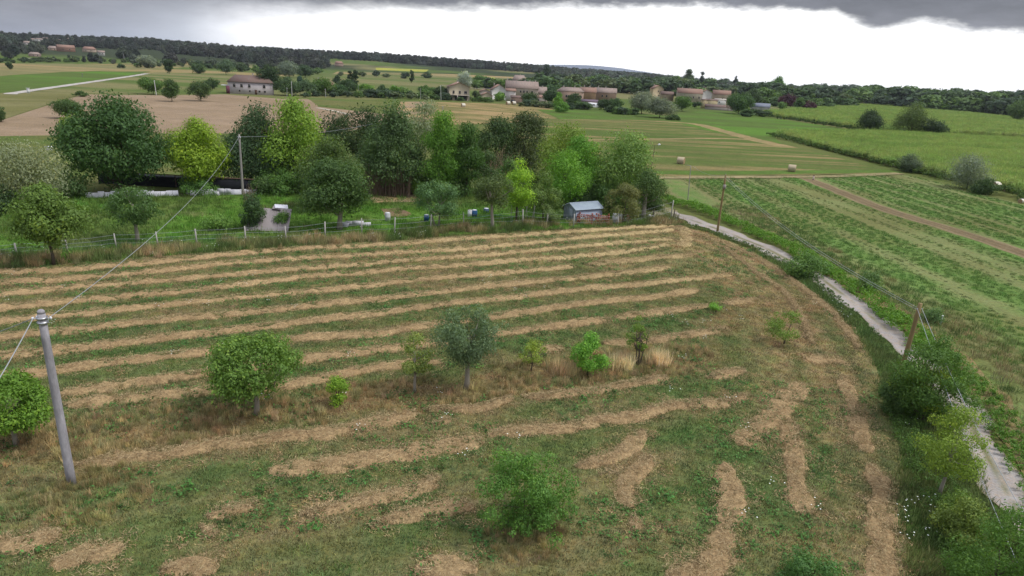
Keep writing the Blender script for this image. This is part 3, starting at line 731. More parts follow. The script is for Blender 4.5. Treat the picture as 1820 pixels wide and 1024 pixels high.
tree('sparse_sapling', 'sparse many stemmed sapling with bare lower stems beside pale dry grass', 'tree', (1134, 650), 553, 46, 628, (.08, .13, .025), 'column', 14, 1000, .10, .2, 107, multi=4)
tree('low_shrub', 'low spreading green shrub alone near the field corner', 'bush', (1393, 612), 555, 68, 604, (.085, .135, .028), 'round', 20, 1500, .10, .28, 108)
tree('green_tuft', 'small fresh green tuft lying between two hay pieces', 'bush', (1272, 556), 538, 34, 556, (.09, .19, .03), 'dome', 10, 600, .08, .2, 109)
tree('leafy_bush', 'big leafy green bush over a dry grass ring at bottom centre', 'bush', (933, 944), 812, 160, 930, (.056, .118, .024), 'dome', 90, 8500, .085, .26, 117, trunk_px=3, multi=3, ragged=.75, nlimb=4, spread=.05)
tree('round_bush', 'round dense green tree cut by the left edge beside the concrete pole', 'tree', (30, 792), 668, 122, 768, (.068, .130, .018), 'round', 55, 6500, .12, .4, 111, M_BARKP, 8)
tree('corner_bush', 'low dark green bush cut by the bottom edge near the right', 'bush', (1440, 1050), 985, 110, 1050, (.05, .105, .03), 'dome', 26, 2800, .08, .28, 112)

# ---- garden and orchard trees
tree('ragged_tree', 'ragged green tree at the left end of the wire fence', 'tree', (96, 472), 322, 108, 440, (.07, .115, .025), 'egg', 46, 6000, .24, .8, 201, ragged=.6)
tree('orchard_tree', 'small round dark orchard tree before the white tin fence', 'tree', (245, 430), 333, 88, 402, (.045, .085, .025), 'round', 34, 3600, .20, .6, 202, M_BARKP, 7)
tree('garden_bush', 'low green bush on the lawn right of the small orchard tree', 'bush', (388, 408), 378, 52, 406, (.07, .13, .028), 'dome', 14, 1100, .18, .5, 203)
tree('dark_shrub', 'small very dark shrub overgrowing the corrugated lean-to', 'tree', (450, 408), 345, 50, 402, (.03, .058, .02), 'egg', 20, 2200, .18, .5, 204, M_BARKP, 5)
tree('garden_shrub', 'small green shrub right of the corrugated lean-to', 'bush', (505, 408), 378, 26, 402, (.05, .10, .022), 'round', 8, 700, .16, .4, 205)
tree('big_dark_tree', 'large dark round tree standing low on the orchard lawn', 'tree', (604, 408), 285, 118, 388, (.036, .068, .019), 'round', 62, 9000, .26, 1.0, 206, M_BARKP, 9)
tree('olive_top_tree', 'tall olive green tree rising behind the large dark round tree', 'tree', (590, 372), 243, 108, 355, (.048, .078, .022), 'dome', 50, 6500, .28, 1.1, 207)
tree('fig_tree', 'mid green tree on white forked trunks beside the blue barrel', 'tree', (776, 402), 317, 84, 385, (.055, .105, .04), 'dome', 34, 4200, .2, .65, 208, M_BARKP, 5, multi=2)
tree('plum_tree', 'small dark olive tree with a slender pale trunk before the vegetable bed', 'tree', (875, 407), 310, 66, 368, (.050, .075, .025), 'round', 28, 3200, .18, .55, 209, M_BARKP, 6)
tree('lime_tree', 'bright yellow green tree above the bean poles', 'tree', (918, 394), 286, 64, 372, (.125, .215, .022), 'egg', 34, 4200, .2, .65, 210)
tree('olive_green_tree', 'dull mid green tree between the bean poles and the tin shed', 'tree', (965, 392), 302, 58, 378, (.07, .11, .03), 'egg', 26, 3000, .2, .6, 211)
tree('vine_bush', 'pale knotted bush left of the tin shed', 'bush', (978, 400), 358, 44, 398, (.09, .13, .05), 'vase', 14, 900, .16, .4, 212)
tree('bright_garden_tree', 'bright green leafy tree behind the tin shed', 'tree', (1000, 375), 256, 80, 365, (.075, .16, .02), 'egg', 40, 5200, .24, .9, 213)
tree('bushy_brown_tree', 'fine twigged olive brown bush right of the tin shed', 'tree', (1106, 394), 326, 66, 388, (.085, .095, .035), 'dome', 28, 4200, .14, .55, 214)
tree('dark_end_tree', 'dark tree with white trunk at the right end of the garden', 'tree', (1143, 388), 298, 60, 368, (.042, .075, .022), 'egg', 26, 3600, .2, .7, 215, M_BARKP, 8)

# ---- tall trees of the grove
tree('silver_willow', 'pale silver green willow at the left edge', 'tree', (40, 372), 243, 140, 362, (.135, .155, .09), 'round', 60, 8500, .24, 1.3, 301, upright=.6, spread=.1)
tree('giant_tree', 'giant dark green tree, the largest crown on the left', 'tree', (215, 342), 160, 166, 330, (.030, .064, .018), 'egg', 110, 15000, .36, 1.5, 302, trunk_px=10)
tree('small_yellow_tree', 'yellowish bush peeping out left behind the giant tree', 'tree', (142, 300), 212, 46, 262, (.095, .145, .025), 'round', 14, 1600, .3, .9, 303)
tree('golden_tree', 'bright yellow green tree right of the giant tree', 'tree', (357, 341), 203, 98, 326, (.115, .175, .016), 'egg', 60, 9000, .30, 1.1, 304)
tree('dark_willow', 'dark blue green willowy tree behind the grey service pole', 'tree', (464, 332), 189, 108, 328, (.033, .060, .026), 'dome', 70, 9500, .32, 1.3, 305, upright=.5)
tree('tall_maple', 'tall bright green tree rising behind the dark willowy one', 'tree', (530, 335), 165, 112, 322, (.095, .158, .022), 'egg', 62, 8500, .34, 1.3, 306)
tree('grove_bush', 'mid green undergrowth bush between the willowy tree and the dark round tree', 'bush', (505, 345), 300, 70, 345, (.05, .10, .022), 'dome', 22, 2600, .24, .8, 307)
tree('black_green_tree', 'blackish tree at the back of the grove left of centre', 'tree', (635, 300), 184, 110, 290, (.022, .040, .014), 'round', 44, 5200, .36, 1.5, 308)
tree('broad_grove_tree', 'broad mid green layered tree in the middle of the grove', 'tree', (700, 345), 178, 132, 325, (.045, .078, .028), 'cone', 80, 11000, .32, 1.3, 309, ragged=.5)
tree('pale_poplar', 'pale silvery crown showing above the broad layered tree', 'tree', (742, 300), 172, 84, 280, (.125, .150, .085), 'round', 30, 4000, .34, 1.4, 310, upright=.5)
tree('grass_green_tree', 'tall vivid green upright tree with drooping foliage', 'tree', (785, 350), 198, 66, 340, (.062, .130, .020), 'column', 44, 7000, .28, 1.0, 311, upright=.7)
tree('narrow_dark_tree', 'narrow darker upright tree touching the vivid green one', 'tree', (828, 350), 210, 54, 342, (.036, .074, .018), 'column', 36, 5200, .28, .95, 312, upright=.6)
tree('hedge_tree', 'dark bushy tree behind the dead branches', 'tree', (880, 315), 198, 84, 308, (.028, .052, .016), 'dome', 40, 5200, .34, 1.3, 313)
tree('rusty_tree', 'dark tree with a rusty tip at the back right of the grove', 'tree', (930, 312), 192, 80, 305, (.034, .050, .018), 'dome', 38, 5000, .34, 1.3, 314)
tree('low_dark_bush', 'dark bush right of the narrow upright tree', 'bush', (858, 345), 262, 60, 345, (.034, .060, .022), 'dome', 22, 2600, .24, .8, 315)
tree('lime_bush', 'yellow green bush leaning before the dead reeds', 'bush', (728, 345), 284, 44, 342, (.085, .155, .022), 'egg', 16, 1700, .22, .6, 316)
tree('round_yellow_tree', 'wide rounded yellow green tree behind the garden', 'tree', (1000, 352), 220, 118, 335, (.095, .140, .025), 'dome', 56, 8000, .30, 1.2, 317)
tree('emerald_tree', 'saturated green tree in front of the rounded yellow green one', 'tree', (1022, 362), 238, 90, 352, (.068, .155, .022), 'egg', 44, 6000, .26, 1.0, 318)
tree('mottled_tree', 'tall light mottled tree, the last big one before the road', 'tree', (1104, 372), 228, 112, 366, (.088, .145, .038), 'dome', 84, 10500, .27, 1.35, 319)
tree('dark_filler_tree', 'dark tree wedged between the saturated green and the mottled tree', 'tree', (1062, 360), 262, 50, 352, (.034, .065, .02), 'egg', 20, 2400, .26, .9, 320)
tree('left_dark_bush', 'dark bush low at the left edge under the silver willow', 'bush', (6, 380), 325, 60, 380, (.03, .055, .02), 'dome', 18, 2200, .22, .8, 321)
tree('understory_bush', 'green bush at the right foot of the silver willow', 'bush', (130, 352), 300, 60, 352, (.05, .09, .03), 'dome', 18, 1800, .24, .8, 322)
tree('understory_bush', 'weedy bush in front of the tin fence below the golden tree', 'bush', (352, 346), 316, 70, 346, (.06, .12, .03), 'dome', 18, 1600, .22, .7, 323)
tree('understory_bush', 'dark bush under the tall bright green tree', 'bush', (560, 345), 285, 70, 345, (.032, .06, .02), 'dome', 22, 2600, .26, .9, 324)
tree('understory_bush', 'dark bush at the back of the dead reeds', 'bush', (665, 318), 240, 80, 318, (.03, .055, .018), 'dome', 22, 2600, .28, 1.0, 325)

UG = [((600, 330), 290, 60, 'undergrowth between the olive green tree and the dead reeds'), ((690, 300), 262, 90, 'undergrowth behind the dead reeds'), ((758, 345), 300, 40, 'undergrowth left of the vivid green tree'), ((812, 348), 296, 50, 'undergrowth at the foot of the narrow upright tree'),
      ((905, 335), 285, 60, 'undergrowth below the dead branches'), ((955, 345), 296, 60, 'undergrowth left of the rounded yellow green tree'), ((1040, 372), 318, 50, 'undergrowth behind the square board'), ((1075, 378), 325, 50, 'undergrowth left of the fine twigged bush'), ((480, 345), 310, 60, 'undergrowth right of the service pole'),
      ((1150, 372), 340, 34, 'undergrowth beside the dark tree with white trunk')]
for k_, (b_, tp, wp, lb) in enumerate(UG):
    tree('undergrowth_bush', lb, 'bush', b_, tp, wp, b_[1], [(.036, .066, .02), (.05, .095, .025), (.042, .075, .022)][k_ % 3], 'dome', 20, 1900, .26, .8, 340 + k_)
# ---- dead branches and dead reeds
def dead_stems(name, label, cat, px0, px1, pby, top, n, col, fork=1, seed=5, rad=.03, deep=3):
    r = np.random.default_rng(seed); mb = MB(); c = G((px0 + px1) / 2, pby); w_ = WD(c, px1 - px0); h = HT(c, top)
    for i in range(n):
        x = (r.random() - .5) * w_; y = (r.random() - .5) * deep; hh = h * (.5 + .5 * r.random()); lx, ly = r.normal(0, .13 * hh, 2)
        P = np.array([[x, y, -.05], [x + lx * .3, y + ly * .3, hh * .5], [x + lx, y + ly, hh]])
        mb.tube(P, [rad, rad * .7, rad * .25], 4, cap=False)
        for f in range(fork):
            s = P[0] + (P[1] - P[0]) * (.5 + .5 * r.random()); e = s + np.array([r.normal(0, .25 * hh), r.normal(0, .2 * hh), hh * (.25 + .25 * r.random())])
            mb.tube(np.array([s, e]), [rad * .6, rad * .2], 3, cap=False)
    o = mb.build(name, simple(name + '_stems', col, var=.35, scale=2), None, c); tag(o, label, cat); return o
dead_stems('dead_reeds', 'brown dried reeds standing under the middle of the grove', 'reeds', 642, 735, 344, 285, 420, (.17, .125, .09), 0, 5, .045, 6)
dead_stems('dead_shrub', 'bare pale brown dead branches in a gap of the grove', 'dead bush', 862, 918, 322, 250, 26, (.25, .19, .12), 4, 6, .07, 4)
dead_stems('dead_weeds', 'tall brown dead weeds beside the corrugated lean-to', 'weeds', 470, 500, 392, 362, 60, (.22, .16, .10), 0, 7, .03, 2)
dead_stems('dead_weeds', 'brown dead weeds in front of the tin fence by the grey pole', 'weeds', 437, 452, 362, 325, 30, (.22, .16, .11), 1, 8, .035, 2)

# ---- roadside
def hedge(name, label, pts, width, height, nblob, nleaf, leaf, color, seed, cat='hedge', rag=.5):
    r = np.random.default_rng(seed); cl = resample([G(a, b) for a, b in pts], .5); n = len(cl)
    T = np.gradient(cl, axis=0)[:, :2]; T /= np.linalg.norm(T, axis=1)[:, None]; Nn = np.stack([T[:, 1], -T[:, 0]], 1)
    i = (r.random(nblob) * n).astype(int); u = (r.random(nblob) - .5)
    hh = height * (.55 + rag * 1.6 * (fbm(i * .13, i * 0 + seed, 3) - .35)) * (1 - (np.abs(u) * 1.7) ** 3 * .6)
    B = np.column_stack([cl[i, :2] + Nn[i] * (u * width)[:, None], np.maximum(.1, hh * (.35 + .65 * r.random(nblob) ** .4))])
    br = height * .22 * (.6 + .8 * r.random(nblob))
    k = r.integers(0, nblob, nleaf); dr = r.normal(0, 1, (nleaf, 3)); dr[:, 2] = dr[:, 2] * .8 + .3; dr /= np.linalg.norm(dr, axis=1)[:, None]
    C = B[k] + dr * (br[k] * (.4 + .75 * r.random(nleaf)))[:, None]; C[:, 2] = np.maximum(.03, C[:, 2])
    nr = dr * .5 + r.normal(0, .5, (nleaf, 3)) + [0, 0, .5]; nr /= np.linalg.norm(nr, axis=1)[:, None]
    V, F = leaf_quads(C, leaf * (.6 + .8 * r.random(nleaf)), nr, r)
    bt = r.random(nblob); t = np.clip(.4 * bt[k] + .6 * r.random(nleaf), 0, 1)
    base = V.mean(0) * [1, 1, 0]
    o = obj(name, mesh_np(name, V - base, F, M_LEAF, {'t': ('POINT', 'FLOAT', np.repeat(t, 4))}), None, Vector(base)); o.color = (*[q_ * 1.6 for q_ in color], 1)
    tag(o, label, cat); return o
hedge('hedgerow', 'bright green bramble hedge along the right side of the gravel road', [(1178, 356), (1240, 376), (1310, 402), (1400, 445), (1500, 503), (1600, 580), (1655, 635)], 2.3, 1.25, 1300, 30000, .16, (.078, .165, .020), 401)
hedge('hedgerow', 'darker near end of the roadside bramble hedge', [(1668, 630), (1728, 690), (1790, 775), (1862, 890), (1900, 1010)], 2.4, .8, 600, 20000, .10, (.075, .155, .024), 402)
hedge('verge_bush', 'long rank weeds on the field side of the gravel road', [(1215, 398), (1300, 426), (1350, 448), (1405, 478), (1440, 500), (1500, 550), (1560, 610), (1595, 650)], 1.4, .45, 500, 11000, .10, (.060, .100, .030), 403, cat='weeds')
hedge('roadside_scrub', 'continuous green scrub between the mown field and the near stretch of the gravel road', [(1590, 700), (1625, 790), (1668, 880), (1712, 985), (1740, 1060)], 2.0, .9, 500, 12000, .09, (.060, .115, .026), 426, cat='scrub')
tree('road_bush', 'bushy green shrub covering the bend of the gravel road', 'bush', (1428, 492), 448, 72, 492, (.058, .108, .03), 'dome', 30, 3200, .16, .5, 404)
tree('tangled_bush', 'dark tangled bush around the foot of the wooden pole', 'bush', (1638, 750), 600, 118, 748, (.055, .105, .024), 'round', 64, 9000, .11, .42, 405, multi=3)
tree('yellow_bush', 'yellow leaved bush on the left side of the tangled bush', 'bush', (1622, 745), 628, 84, 735, (.125, .175, .022), 'egg', 30, 3000, .10, .32, 406)
tree('young_ash', 'airy yellow green young tree beside the gravel road', 'tree', (1668, 884), 716, 112, 845, (.105, .155, .025), 'egg', 46, 4200, .09, .34, 407, M_BARKP, 6, ragged=.6)
tree('bramble_bush', 'dense green bramble bush at the bottom right corner', 'bush', (1760, 1075), 905, 170, 1075, (.055, .110, .022), 'dome', 70, 9000, .08, .34, 408)
tree('weedy_bush', 'yellowish weedy bush between the young tree and the corner bramble', 'bush', (1700, 970), 880, 80, 965, (.085, .120, .028), 'dome', 40, 4200, .08, .3, 409)
tree('edge_shrub', 'green shrub cut by the right edge beside the road', 'bush', (1835, 990), 910, 60, 990, (.06, .12, .025), 'dome', 30, 3200, .08, .3, 412)
tree('low_bramble', 'dark low bramble between the field edge and the wooden pole', 'bush', (1585, 735), 660, 60, 735, (.038, .070, .022), 'dome', 26, 2600, .09, .3, 413)
tree('low_bramble', 'mixed low bramble left of the young tree trunk foot', 'bush', (1690, 935), 870, 60, 935, (.07, .115, .025), 'dome', 24, 2200, .08, .26, 414)
tree('reedy_shrub', 'feathery green shrub in the dry margin behind the hedge', 'bush', (1545, 520), 478, 44, 520, (.07, .12, .04), 'egg', 16, 1300, .14, .4, 415)
tree('reedy_shrub', 'small feathery shrub behind the hedge right of the wooden pole', 'bush', (1662, 575), 535, 34, 575, (.07, .12, .045), 'egg', 12, 900, .12, .35, 416)

# ---- trees on the far side of the ploughed field and out in the plain: individually described
FARSPEC = [
 ('round_field_tree', 'round bright green tree left of the white post on the ploughed field edge', (273, 168), 135, 38, (.05, .095, .022), 'round'),
 ('field_tree', 'ragged dark tree right of the white post on the ploughed field edge', (306, 181), 140, 30, (.035, .065, .018), 'egg'),
 ('field_tree', 'dark spreading tree on the ploughed field edge left of the farmhouse', (357, 180), 146, 34, (.035, .06, .02), 'round'),
 ('field_bush', 'dark bush left of the farmhouse awning', (378, 158), 140, 24, (.03, .055, .02), 'round'),
 ('field_tree', 'lone dark round tree at the left end of the ploughed field', (121, 211), 175, 46, (.038, .068, .02), 'round'),
 ('field_bush', 'small bush at the corner of the rough meadow', (142, 172), 161, 20, (.04, .07, .02), 'dome'),
 ('edge_bush', 'dark bush cut by the left edge above the willow', (-2, 217), 187, 22, (.035, .06, .02), 'round'),
 ('plain_tree', 'tiny dark tree standing alone on the far left plain', (18, 124), 108, 10, (.03, .05, .02), 'egg'),
 ('plain_tree', 'small dark tree with a clear trunk on the green strips', (301, 131), 105, 17, (.025, .045, .018), 'round'),
 ('silver_tree', 'silvery round crown by the far left meadow edge', (262, 121), 99, 34, (.105, .13, .10), 'round'),
 ('plain_bush', 'dark green bush near the head of the green strips', (353, 131), 111, 24, (.035, .062, .022), 'dome'),
 ('plain_tree', 'tall grey green tree left of the farmhouse roof', (402, 133), 105, 26, (.045, .075, .04), 'egg'),
 ('plain_bush', 'small dark tree between the grey green tree and the pine', (430, 128), 112, 18, (.03, .05, .02), 'round'),
 ('umbrella_pine', 'big dark pine standing over the farmhouse roof', (479, 168), 115, 36, (.022, .042, .016), 'vase'),
 ('silver_poplar', 'row of silvery green crowns behind the farmhouse pine', (513, 138), 108, 34, (.085, .11, .085), 'round'),
 ('plain_tree', 'dark round tree right of the silvery crowns', (541, 138), 115, 30, (.03, .055, .025), 'round'),
 ('village_tree', 'dark bushy tree right beside the farmhouse', (512, 170), 138, 46, (.035, .062, .025), 'dome'),
 ('village_tree', 'grey green tree behind the pair of light poles', (545, 170), 142, 42, (.045, .075, .035), 'dome'),
 ('village_tree', 'leafy green tree left of the orange roofed house', (573, 170), 138, 34, (.045, .085, .018), 'round'),
 ('fir_tree', 'bluish young fir behind the farmhouse garden', (533, 155), 132, 14, (.025, .055, .04), 'cone'),
 ('village_tree', 'dark pointed tree on the orange roofed house', (600, 150), 133, 16, (.02, .04, .016), 'cone'),
 ('cypress', 'tall dark cypress, left of the closely set pair', (624, 165), 120, 11, (.018, .034, .014), 'column'),
 ('cypress', 'tall dark cypress, right of the closely set pair', (632, 165), 122, 11, (.018, .034, .014), 'column'),
 ('village_tree', 'dark green broad tree at the foot of the paired cypresses', (618, 168), 138, 34, (.025, .048, .018), 'egg'),
 ('village_tree', 'small round garden tree left of the paired cypresses', (603, 170), 149, 22, (.035, .07, .025), 'round'),
 ('cypress', 'broad single cypress standing alone in the strips', (731, 148), 122, 9, (.025, .045, .016), 'column'),
 ('eucalyptus', 'pale silver blue tree beside the yellowish balcony house', (826, 158), 127, 26, (.17, .20, .18), 'round'),
 ('village_tree', 'bright green garden tree right of the paired cypresses', (651, 168), 148, 24, (.06, .125, .02), 'round'),
 ('village_tree', 'dark green garden tree between two bright ones', (680, 168), 149, 22, (.03, .058, .02), 'cone'),
 ('village_tree', 'bright green garden tree right of the dark garden tree', (702, 168), 152, 26, (.055, .12, .02), 'dome'),
 ('banana_palm', 'feathery light green palm in the village gardens', (720, 172), 156, 16, (.08, .13, .04), 'vase'),
 ('village_tree', 'leafy tree left of the yellowish house', (755, 172), 152, 30, (.045, .09, .022), 'round'),
 ('village_tree', 'dark tree at the left wall of the yellowish house', (785, 176), 154, 28, (.028, .05, .018), 'round'),
 ('village_bush', 'dark tree between the yellowish house and the small cream house', (847, 178), 160, 16, (.035, .055, .02), 'round'),
 ('village_bush', 'round bright bush before the white gabled house', (887, 180), 163, 20, (.06, .12, .02), 'round'),
 ('village_tree', 'big bright green tree behind the village roofs', (852, 155), 134, 34, (.045, .09, .022), 'round'),
 ('village_tree', 'dark green tree right of the long pinkish house', (978, 186), 150, 26, (.03, .058, .024), 'egg'),
 ('poplar', 'bright lime column of a poplar by the brick row', (990, 194), 164, 18, (.07, .15, .018), 'column'),
 ('village_bush', 'bright green bush at the foot of the lime poplar', (997, 200), 180, 26, (.055, .12, .02), 'dome'),
 ('village_bush', 'dark bush in front of the long pinkish house', (942, 186), 165, 26, (.03, .055, .02), 'round'),
 ('village_bush', 'dark rounded tree before the brick row', (1020, 190), 164, 26, (.028, .052, .02), 'round'),
 ('village_tree', 'dark tree between the caravan and the silver olives', (1072, 196), 176, 24, (.025, .045, .018), 'round'),
 ('village_tree', 'leafy green tree right of the white caravan', (1094, 196), 176, 30, (.032, .062, .022), 'dome'),
 ('olive_tree', 'large silver grey round crown, left of the pair in the meadow edge', (1140, 203), 164, 42, (.095, .115, .085), 'round'),
 ('olive_tree', 'large silver grey round crown, right of the pair in the meadow edge', (1172, 210), 172, 50, (.088, .108, .078), 'round'),
 ('village_bush', 'dark low bush right below the silver crowns', (1197, 214), 204, 28, (.035, .06, .02), 'dome'),
 ('village_tree', 'leafy bush between the silver crowns and the white long house', (1212, 198), 172, 34, (.045, .085, .022), 'round'),
 ('village_tree', 'small dark tree before the white long house', (1238, 193), 180, 18, (.028, .05, .02), 'round'),
 ('walnut_tree', 'big dark round tree right of the village houses', (1312, 203), 164, 48, (.030, .062, .018), 'round'),
 ('village_tree', 'rounded tree behind the big dark round tree', (1334, 190), 158, 30, (.035, .06, .022), 'round'),
 ('tall_poplar', 'tall bright green poplar sticking out of the horizon trees', (1379, 178), 135, 28, (.055, .12, .02), 'egg'),
 ('plum_tree', 'purple leaved tree left of the pale far house', (1398, 192), 168, 28, (.038, .016, .024), 'round'),
 ('plum_tree', 'purple leaved tree right of the twin green columns', (1436, 198), 180, 24, (.038, .016, .024), 'round'),
 ('column_tree', 'green column bush between the purple trees', (1418, 197), 170, 14, (.045, .085, .025), 'column'),
 ('village_bush', 'light green bush left of the purple trees', (1390, 197), 181, 14, (.06, .11, .03), 'round'),
 ('maize_edge_tree', 'dense dark tree in the ditch of the maize fields', (1543, 234), 193, 40, (.026, .045, .018), 'egg'),
 ('maize_edge_tree', 'wide light olive tree in the ditch of the maize fields', (1618, 240), 187, 56, (.065, .095, .03), 'dome'),
 ('maize_edge_tree', 'low very dark bush right of the wide olive tree', (1656, 243), 213, 42, (.022, .04, .016), 'round'),
 ('maize_edge_tree', 'light tree with open crown near the right edge', (1805, 218), 178, 40, (.05, .085, .025), 'vase'),
 ('silver_bush', 'big pale silver bush by the hay bale near the right edge', (1718, 336), 276, 64, (.105, .13, .095), 'round'),
 ('grey_bush', 'grey green bush left of the big silver bush', (1617, 306), 273, 38, (.065, .09, .055), 'round'),
 ('dark_bush', 'dark low bush at the right foot of the silver bush', (1745, 345), 318, 40, (.03, .055, .02), 'dome'),
 ('big_field_tree', 'wide green tree behind the far end of the maize', (1562, 186), 155, 42, (.038, .072, .022), 'round'),
 ('big_field_tree', 'green tree right of the wide one behind the maize', (1649, 190), 160, 38, (.036, .066, .022), 'round'),
 ('lone_poplar', 'tall tree breaking the skyline above the silver crowns', (1220, 166), 122, 20, (.04, .065, .03), 'egg'),
 ('fir_tree', 'dark pointed fir breaking the skyline, left one above the village', (1245, 160), 127, 10, (.018, .034, .018), 'cone'),
 ('fir_tree', 'dark pointed fir breaking the skyline, right one above the village', (1305, 162), 131, 11, (.018, .034, .018), 'cone'),
 ('horizon_oak', 'round dark crown breaking the skyline right of the pale far hills', (970, 150), 115, 16, (.025, .042, .024), 'round'),
]
for k_, (nm, lb, b_, tp, wp, cl_, shp) in enumerate(FARSPEC):
    p = G(*b_); dd = dep(p); lf = max(.2, dd * 2.3 / FPX)
    ctg = 'bush' if 'bush' in nm else 'tree'
    low = b_[1] - (b_[1] - tp) * (.0 if ctg == 'bush' else .13)
    nl = int(min(4500, max(500, 2.2 * wp * (b_[1] - tp) * 1.1)))
    tree(nm, lb, ctg, b_, tp, wp, low, cl_, shp, max(26, min(48, int(wp * 1.2))), nl, lf, None, 500 + k_, nlimb=3)

# ---- shared far-tree shapes, copied as individuals
def far_shape(seed, shape, w_=.9, z0=.08, nleaf=420, nb=20):
    V, F, t, B, br = crown_arrays(seed, w_, z0, 1.0, shape, nb, nleaf, .15, .14)
    mb = MB(); mb.tube([[0, 0, -.02], [0, 0, .5]], [.025, .015], 5, cap=False)
    TV = np.concatenate(mb.v); TF = np.concatenate(mb.f4) + len(V)
    me = mesh_np('far_tree', np.vstack([V, TV]), [F, TF], [M_LEAF, M_BARK], {'t': ('POINT', 'FLOAT', np.concatenate([np.repeat(t.reshape(-1, 4)[:, 0], 4), np.zeros(len(TV))]))}, fmat=np.concatenate([np.zeros(len(F)), np.ones(len(TF))]))
    return me
SHP = {'round': [far_shape(801 + i, 'round') for i in range(3)], 'egg': [far_shape(811 + i, 'egg', .75) for i in range(2)], 'dome': [far_shape(821 + i, 'dome', 1.1, .0) for i in range(2)],
       'cone': [far_shape(831, 'cone', .45)], 'column': [far_shape(841, 'column', .28)]}
NTH = ['first', 'second', 'third', 'fourth', 'fifth', 'sixth', 'seventh', 'eighth', 'ninth', 'tenth', 'eleventh', 'twelfth', 'thirteenth', 'fourteenth', 'fifteenth', 'sixteenth', 'seventeenth', 'eighteenth', 'nineteenth', 'twentieth', 'twenty first', 'twenty second']
PL = {'tree in the clump between the tall poplar and the maize': 'trees clumped between the tall poplar and the maize', 'bushy tree beside the purple trees on the right': 'bushy trees beside the purple trees', 'small tree scattered over the strips behind the farmhouse': 'small trees scattered over the strips behind the farmhouse',
      'small dark tree by the far left meadows': 'small dark trees by the far left meadows', 'leafy tree behind the left village houses': 'leafy trees behind the left village houses', 'bush left of the silver crowns': 'dark bushes left of the silver crowns', 'garden bush along the meadow below the village': 'garden bushes along the meadow below the village',
      'low bush in front of the grey roofed shed': 'low bushes in front of the grey roofed shed', 'garden tree among the right village houses': 'garden trees among the right village houses'}
FCOL = [(.026, .046, .018), (.034, .062, .022), (.046, .082, .022), (.030, .050, .028), (.055, .075, .035), (.040, .058, .022)]
def belt(pts, n, sizes, kinds, label, group, name='background_tree', seed=1, cols=FCOL, jy=.25, cat='tree'):
    """pts = (px, base py, top py) along the belt"""
    r = np.random.default_rng(seed); xs = [q[0] for q in pts]
    for i in range(n):
        x = xs[0] + (xs[-1] - xs[0]) * (i + r.random()) / n
        yb = np.interp(x, xs, [q[1] for q in pts]); yt = np.interp(x, xs, [q[2] for q in pts]); H = yb - yt
        yb2 = yb + (r.random() - .5) * 2 * jy * H * .5; p = G(x, yb2)
        h = HT(p, yb2 - H * (sizes[0] + (sizes[1] - sizes[0]) * r.random()))
        k = kinds[r.integers(len(kinds))]; me = SHP[k][r.integers(len(SHP[k]))]
        o = obj(name, me, None, p, r.random() * 6.28); wv = 1.2 + .7 * r.random(); o.scale = (h * wv, h * wv, h)
        c = np.array(cols[r.integers(len(cols))]) * (1.9 + .7 * r.random()); o.color = (*c, 1)
        tag(o, label if n > 22 else NTH[i] + ' from the left of the ' + PL.get(label, label), cat, group)
RE = ['round', 'round', 'egg', 'dome']
belt([(1500, 180, 152), (1600, 190, 154), (1700, 197, 160), (1820, 208, 165), (1880, 214, 170)], 60, (.75, 1.1), RE, 'dark green tree in the dense belt along the right horizon', 'trees of the belt along the right horizon', seed=2, cols=FCOL[:4])
belt([(1330, 180, 148), (1420, 182, 150), (1500, 186, 152)], 22, (.7, 1.1), RE, 'tree in the clump between the tall poplar and the maize', 'trees between the tall poplar and the maize', seed=3)
belt([(950, 160, 128), (1080, 163, 132), (1200, 168, 136), (1340, 175, 146)], 46, (.6, 1.0), RE + ['cone'], 'tree rising behind the village roofs', 'trees behind the village roofs', seed=4)
belt([(960, 150, 128), (1100, 154, 132), (1300, 160, 140), (1500, 170, 150)], 40, (.6, 1.0), RE, 'small tree in the far rows beyond the village', 'trees in the far rows beyond the village', seed=5, cols=FCOL[:2] + FCOL[3:4])
belt([(1340, 186, 165), (1420, 190, 170), (1510, 194, 172)], 16, (.6, 1.0), RE, 'bushy tree beside the purple trees on the right', 'bushy trees beside the purple trees', seed=6, cols=FCOL[1:3])
belt([(480, 130, 112), (640, 138, 122), (760, 140, 126)], 10, (.5, 1.0), RE, 'small tree scattered over the strips behind the farmhouse', 'trees scattered behind the farmhouse', seed=7)
belt([(540, 172, 160), (640, 172, 158), (760, 176, 162), (870, 181, 172)], 40, (.6, 1.2), ['dome', 'round'], 'garden bush in the village hedge row', 'bushes of the village hedge row', name='garden_bush', seed=8, cols=FCOL[1:5], cat='bush')
belt([(200, 122, 112), (330, 118, 106), (460, 128, 112)], 16, (.5, 1.0), RE, 'small dark tree by the far left meadows', 'trees by the far left meadows', seed=9)
belt([(840, 156, 136), (960, 160, 134)], 22, (.6, 1.0), RE, 'leafy tree behind the left village houses', 'trees behind the left village houses', seed=10, cols=FCOL[1:4])
belt([(1085, 200, 184), (1130, 206, 190)], 5, (.7, 1.0), ['dome'], 'bush left of the silver crowns', 'bushes left of the silver crowns', name='garden_bush', seed=11, cat='bush')
belt([(925, 188, 176), (1050, 196, 182)], 22, (.6, 1.1), ['dome', 'round'], 'garden bush along the meadow below the village', 'bushes along the meadow below the village', name='garden_bush', seed=12, cols=FCOL[1:5], cat='bush')
belt([(1320, 206, 190), (1380, 206, 192)], 7, (.6, 1.0), ['dome'], 'low bush in front of the grey roofed shed', 'bushes in front of the grey roofed shed', name='garden_bush', seed=13, cols=FCOL[1:4], cat='bush')
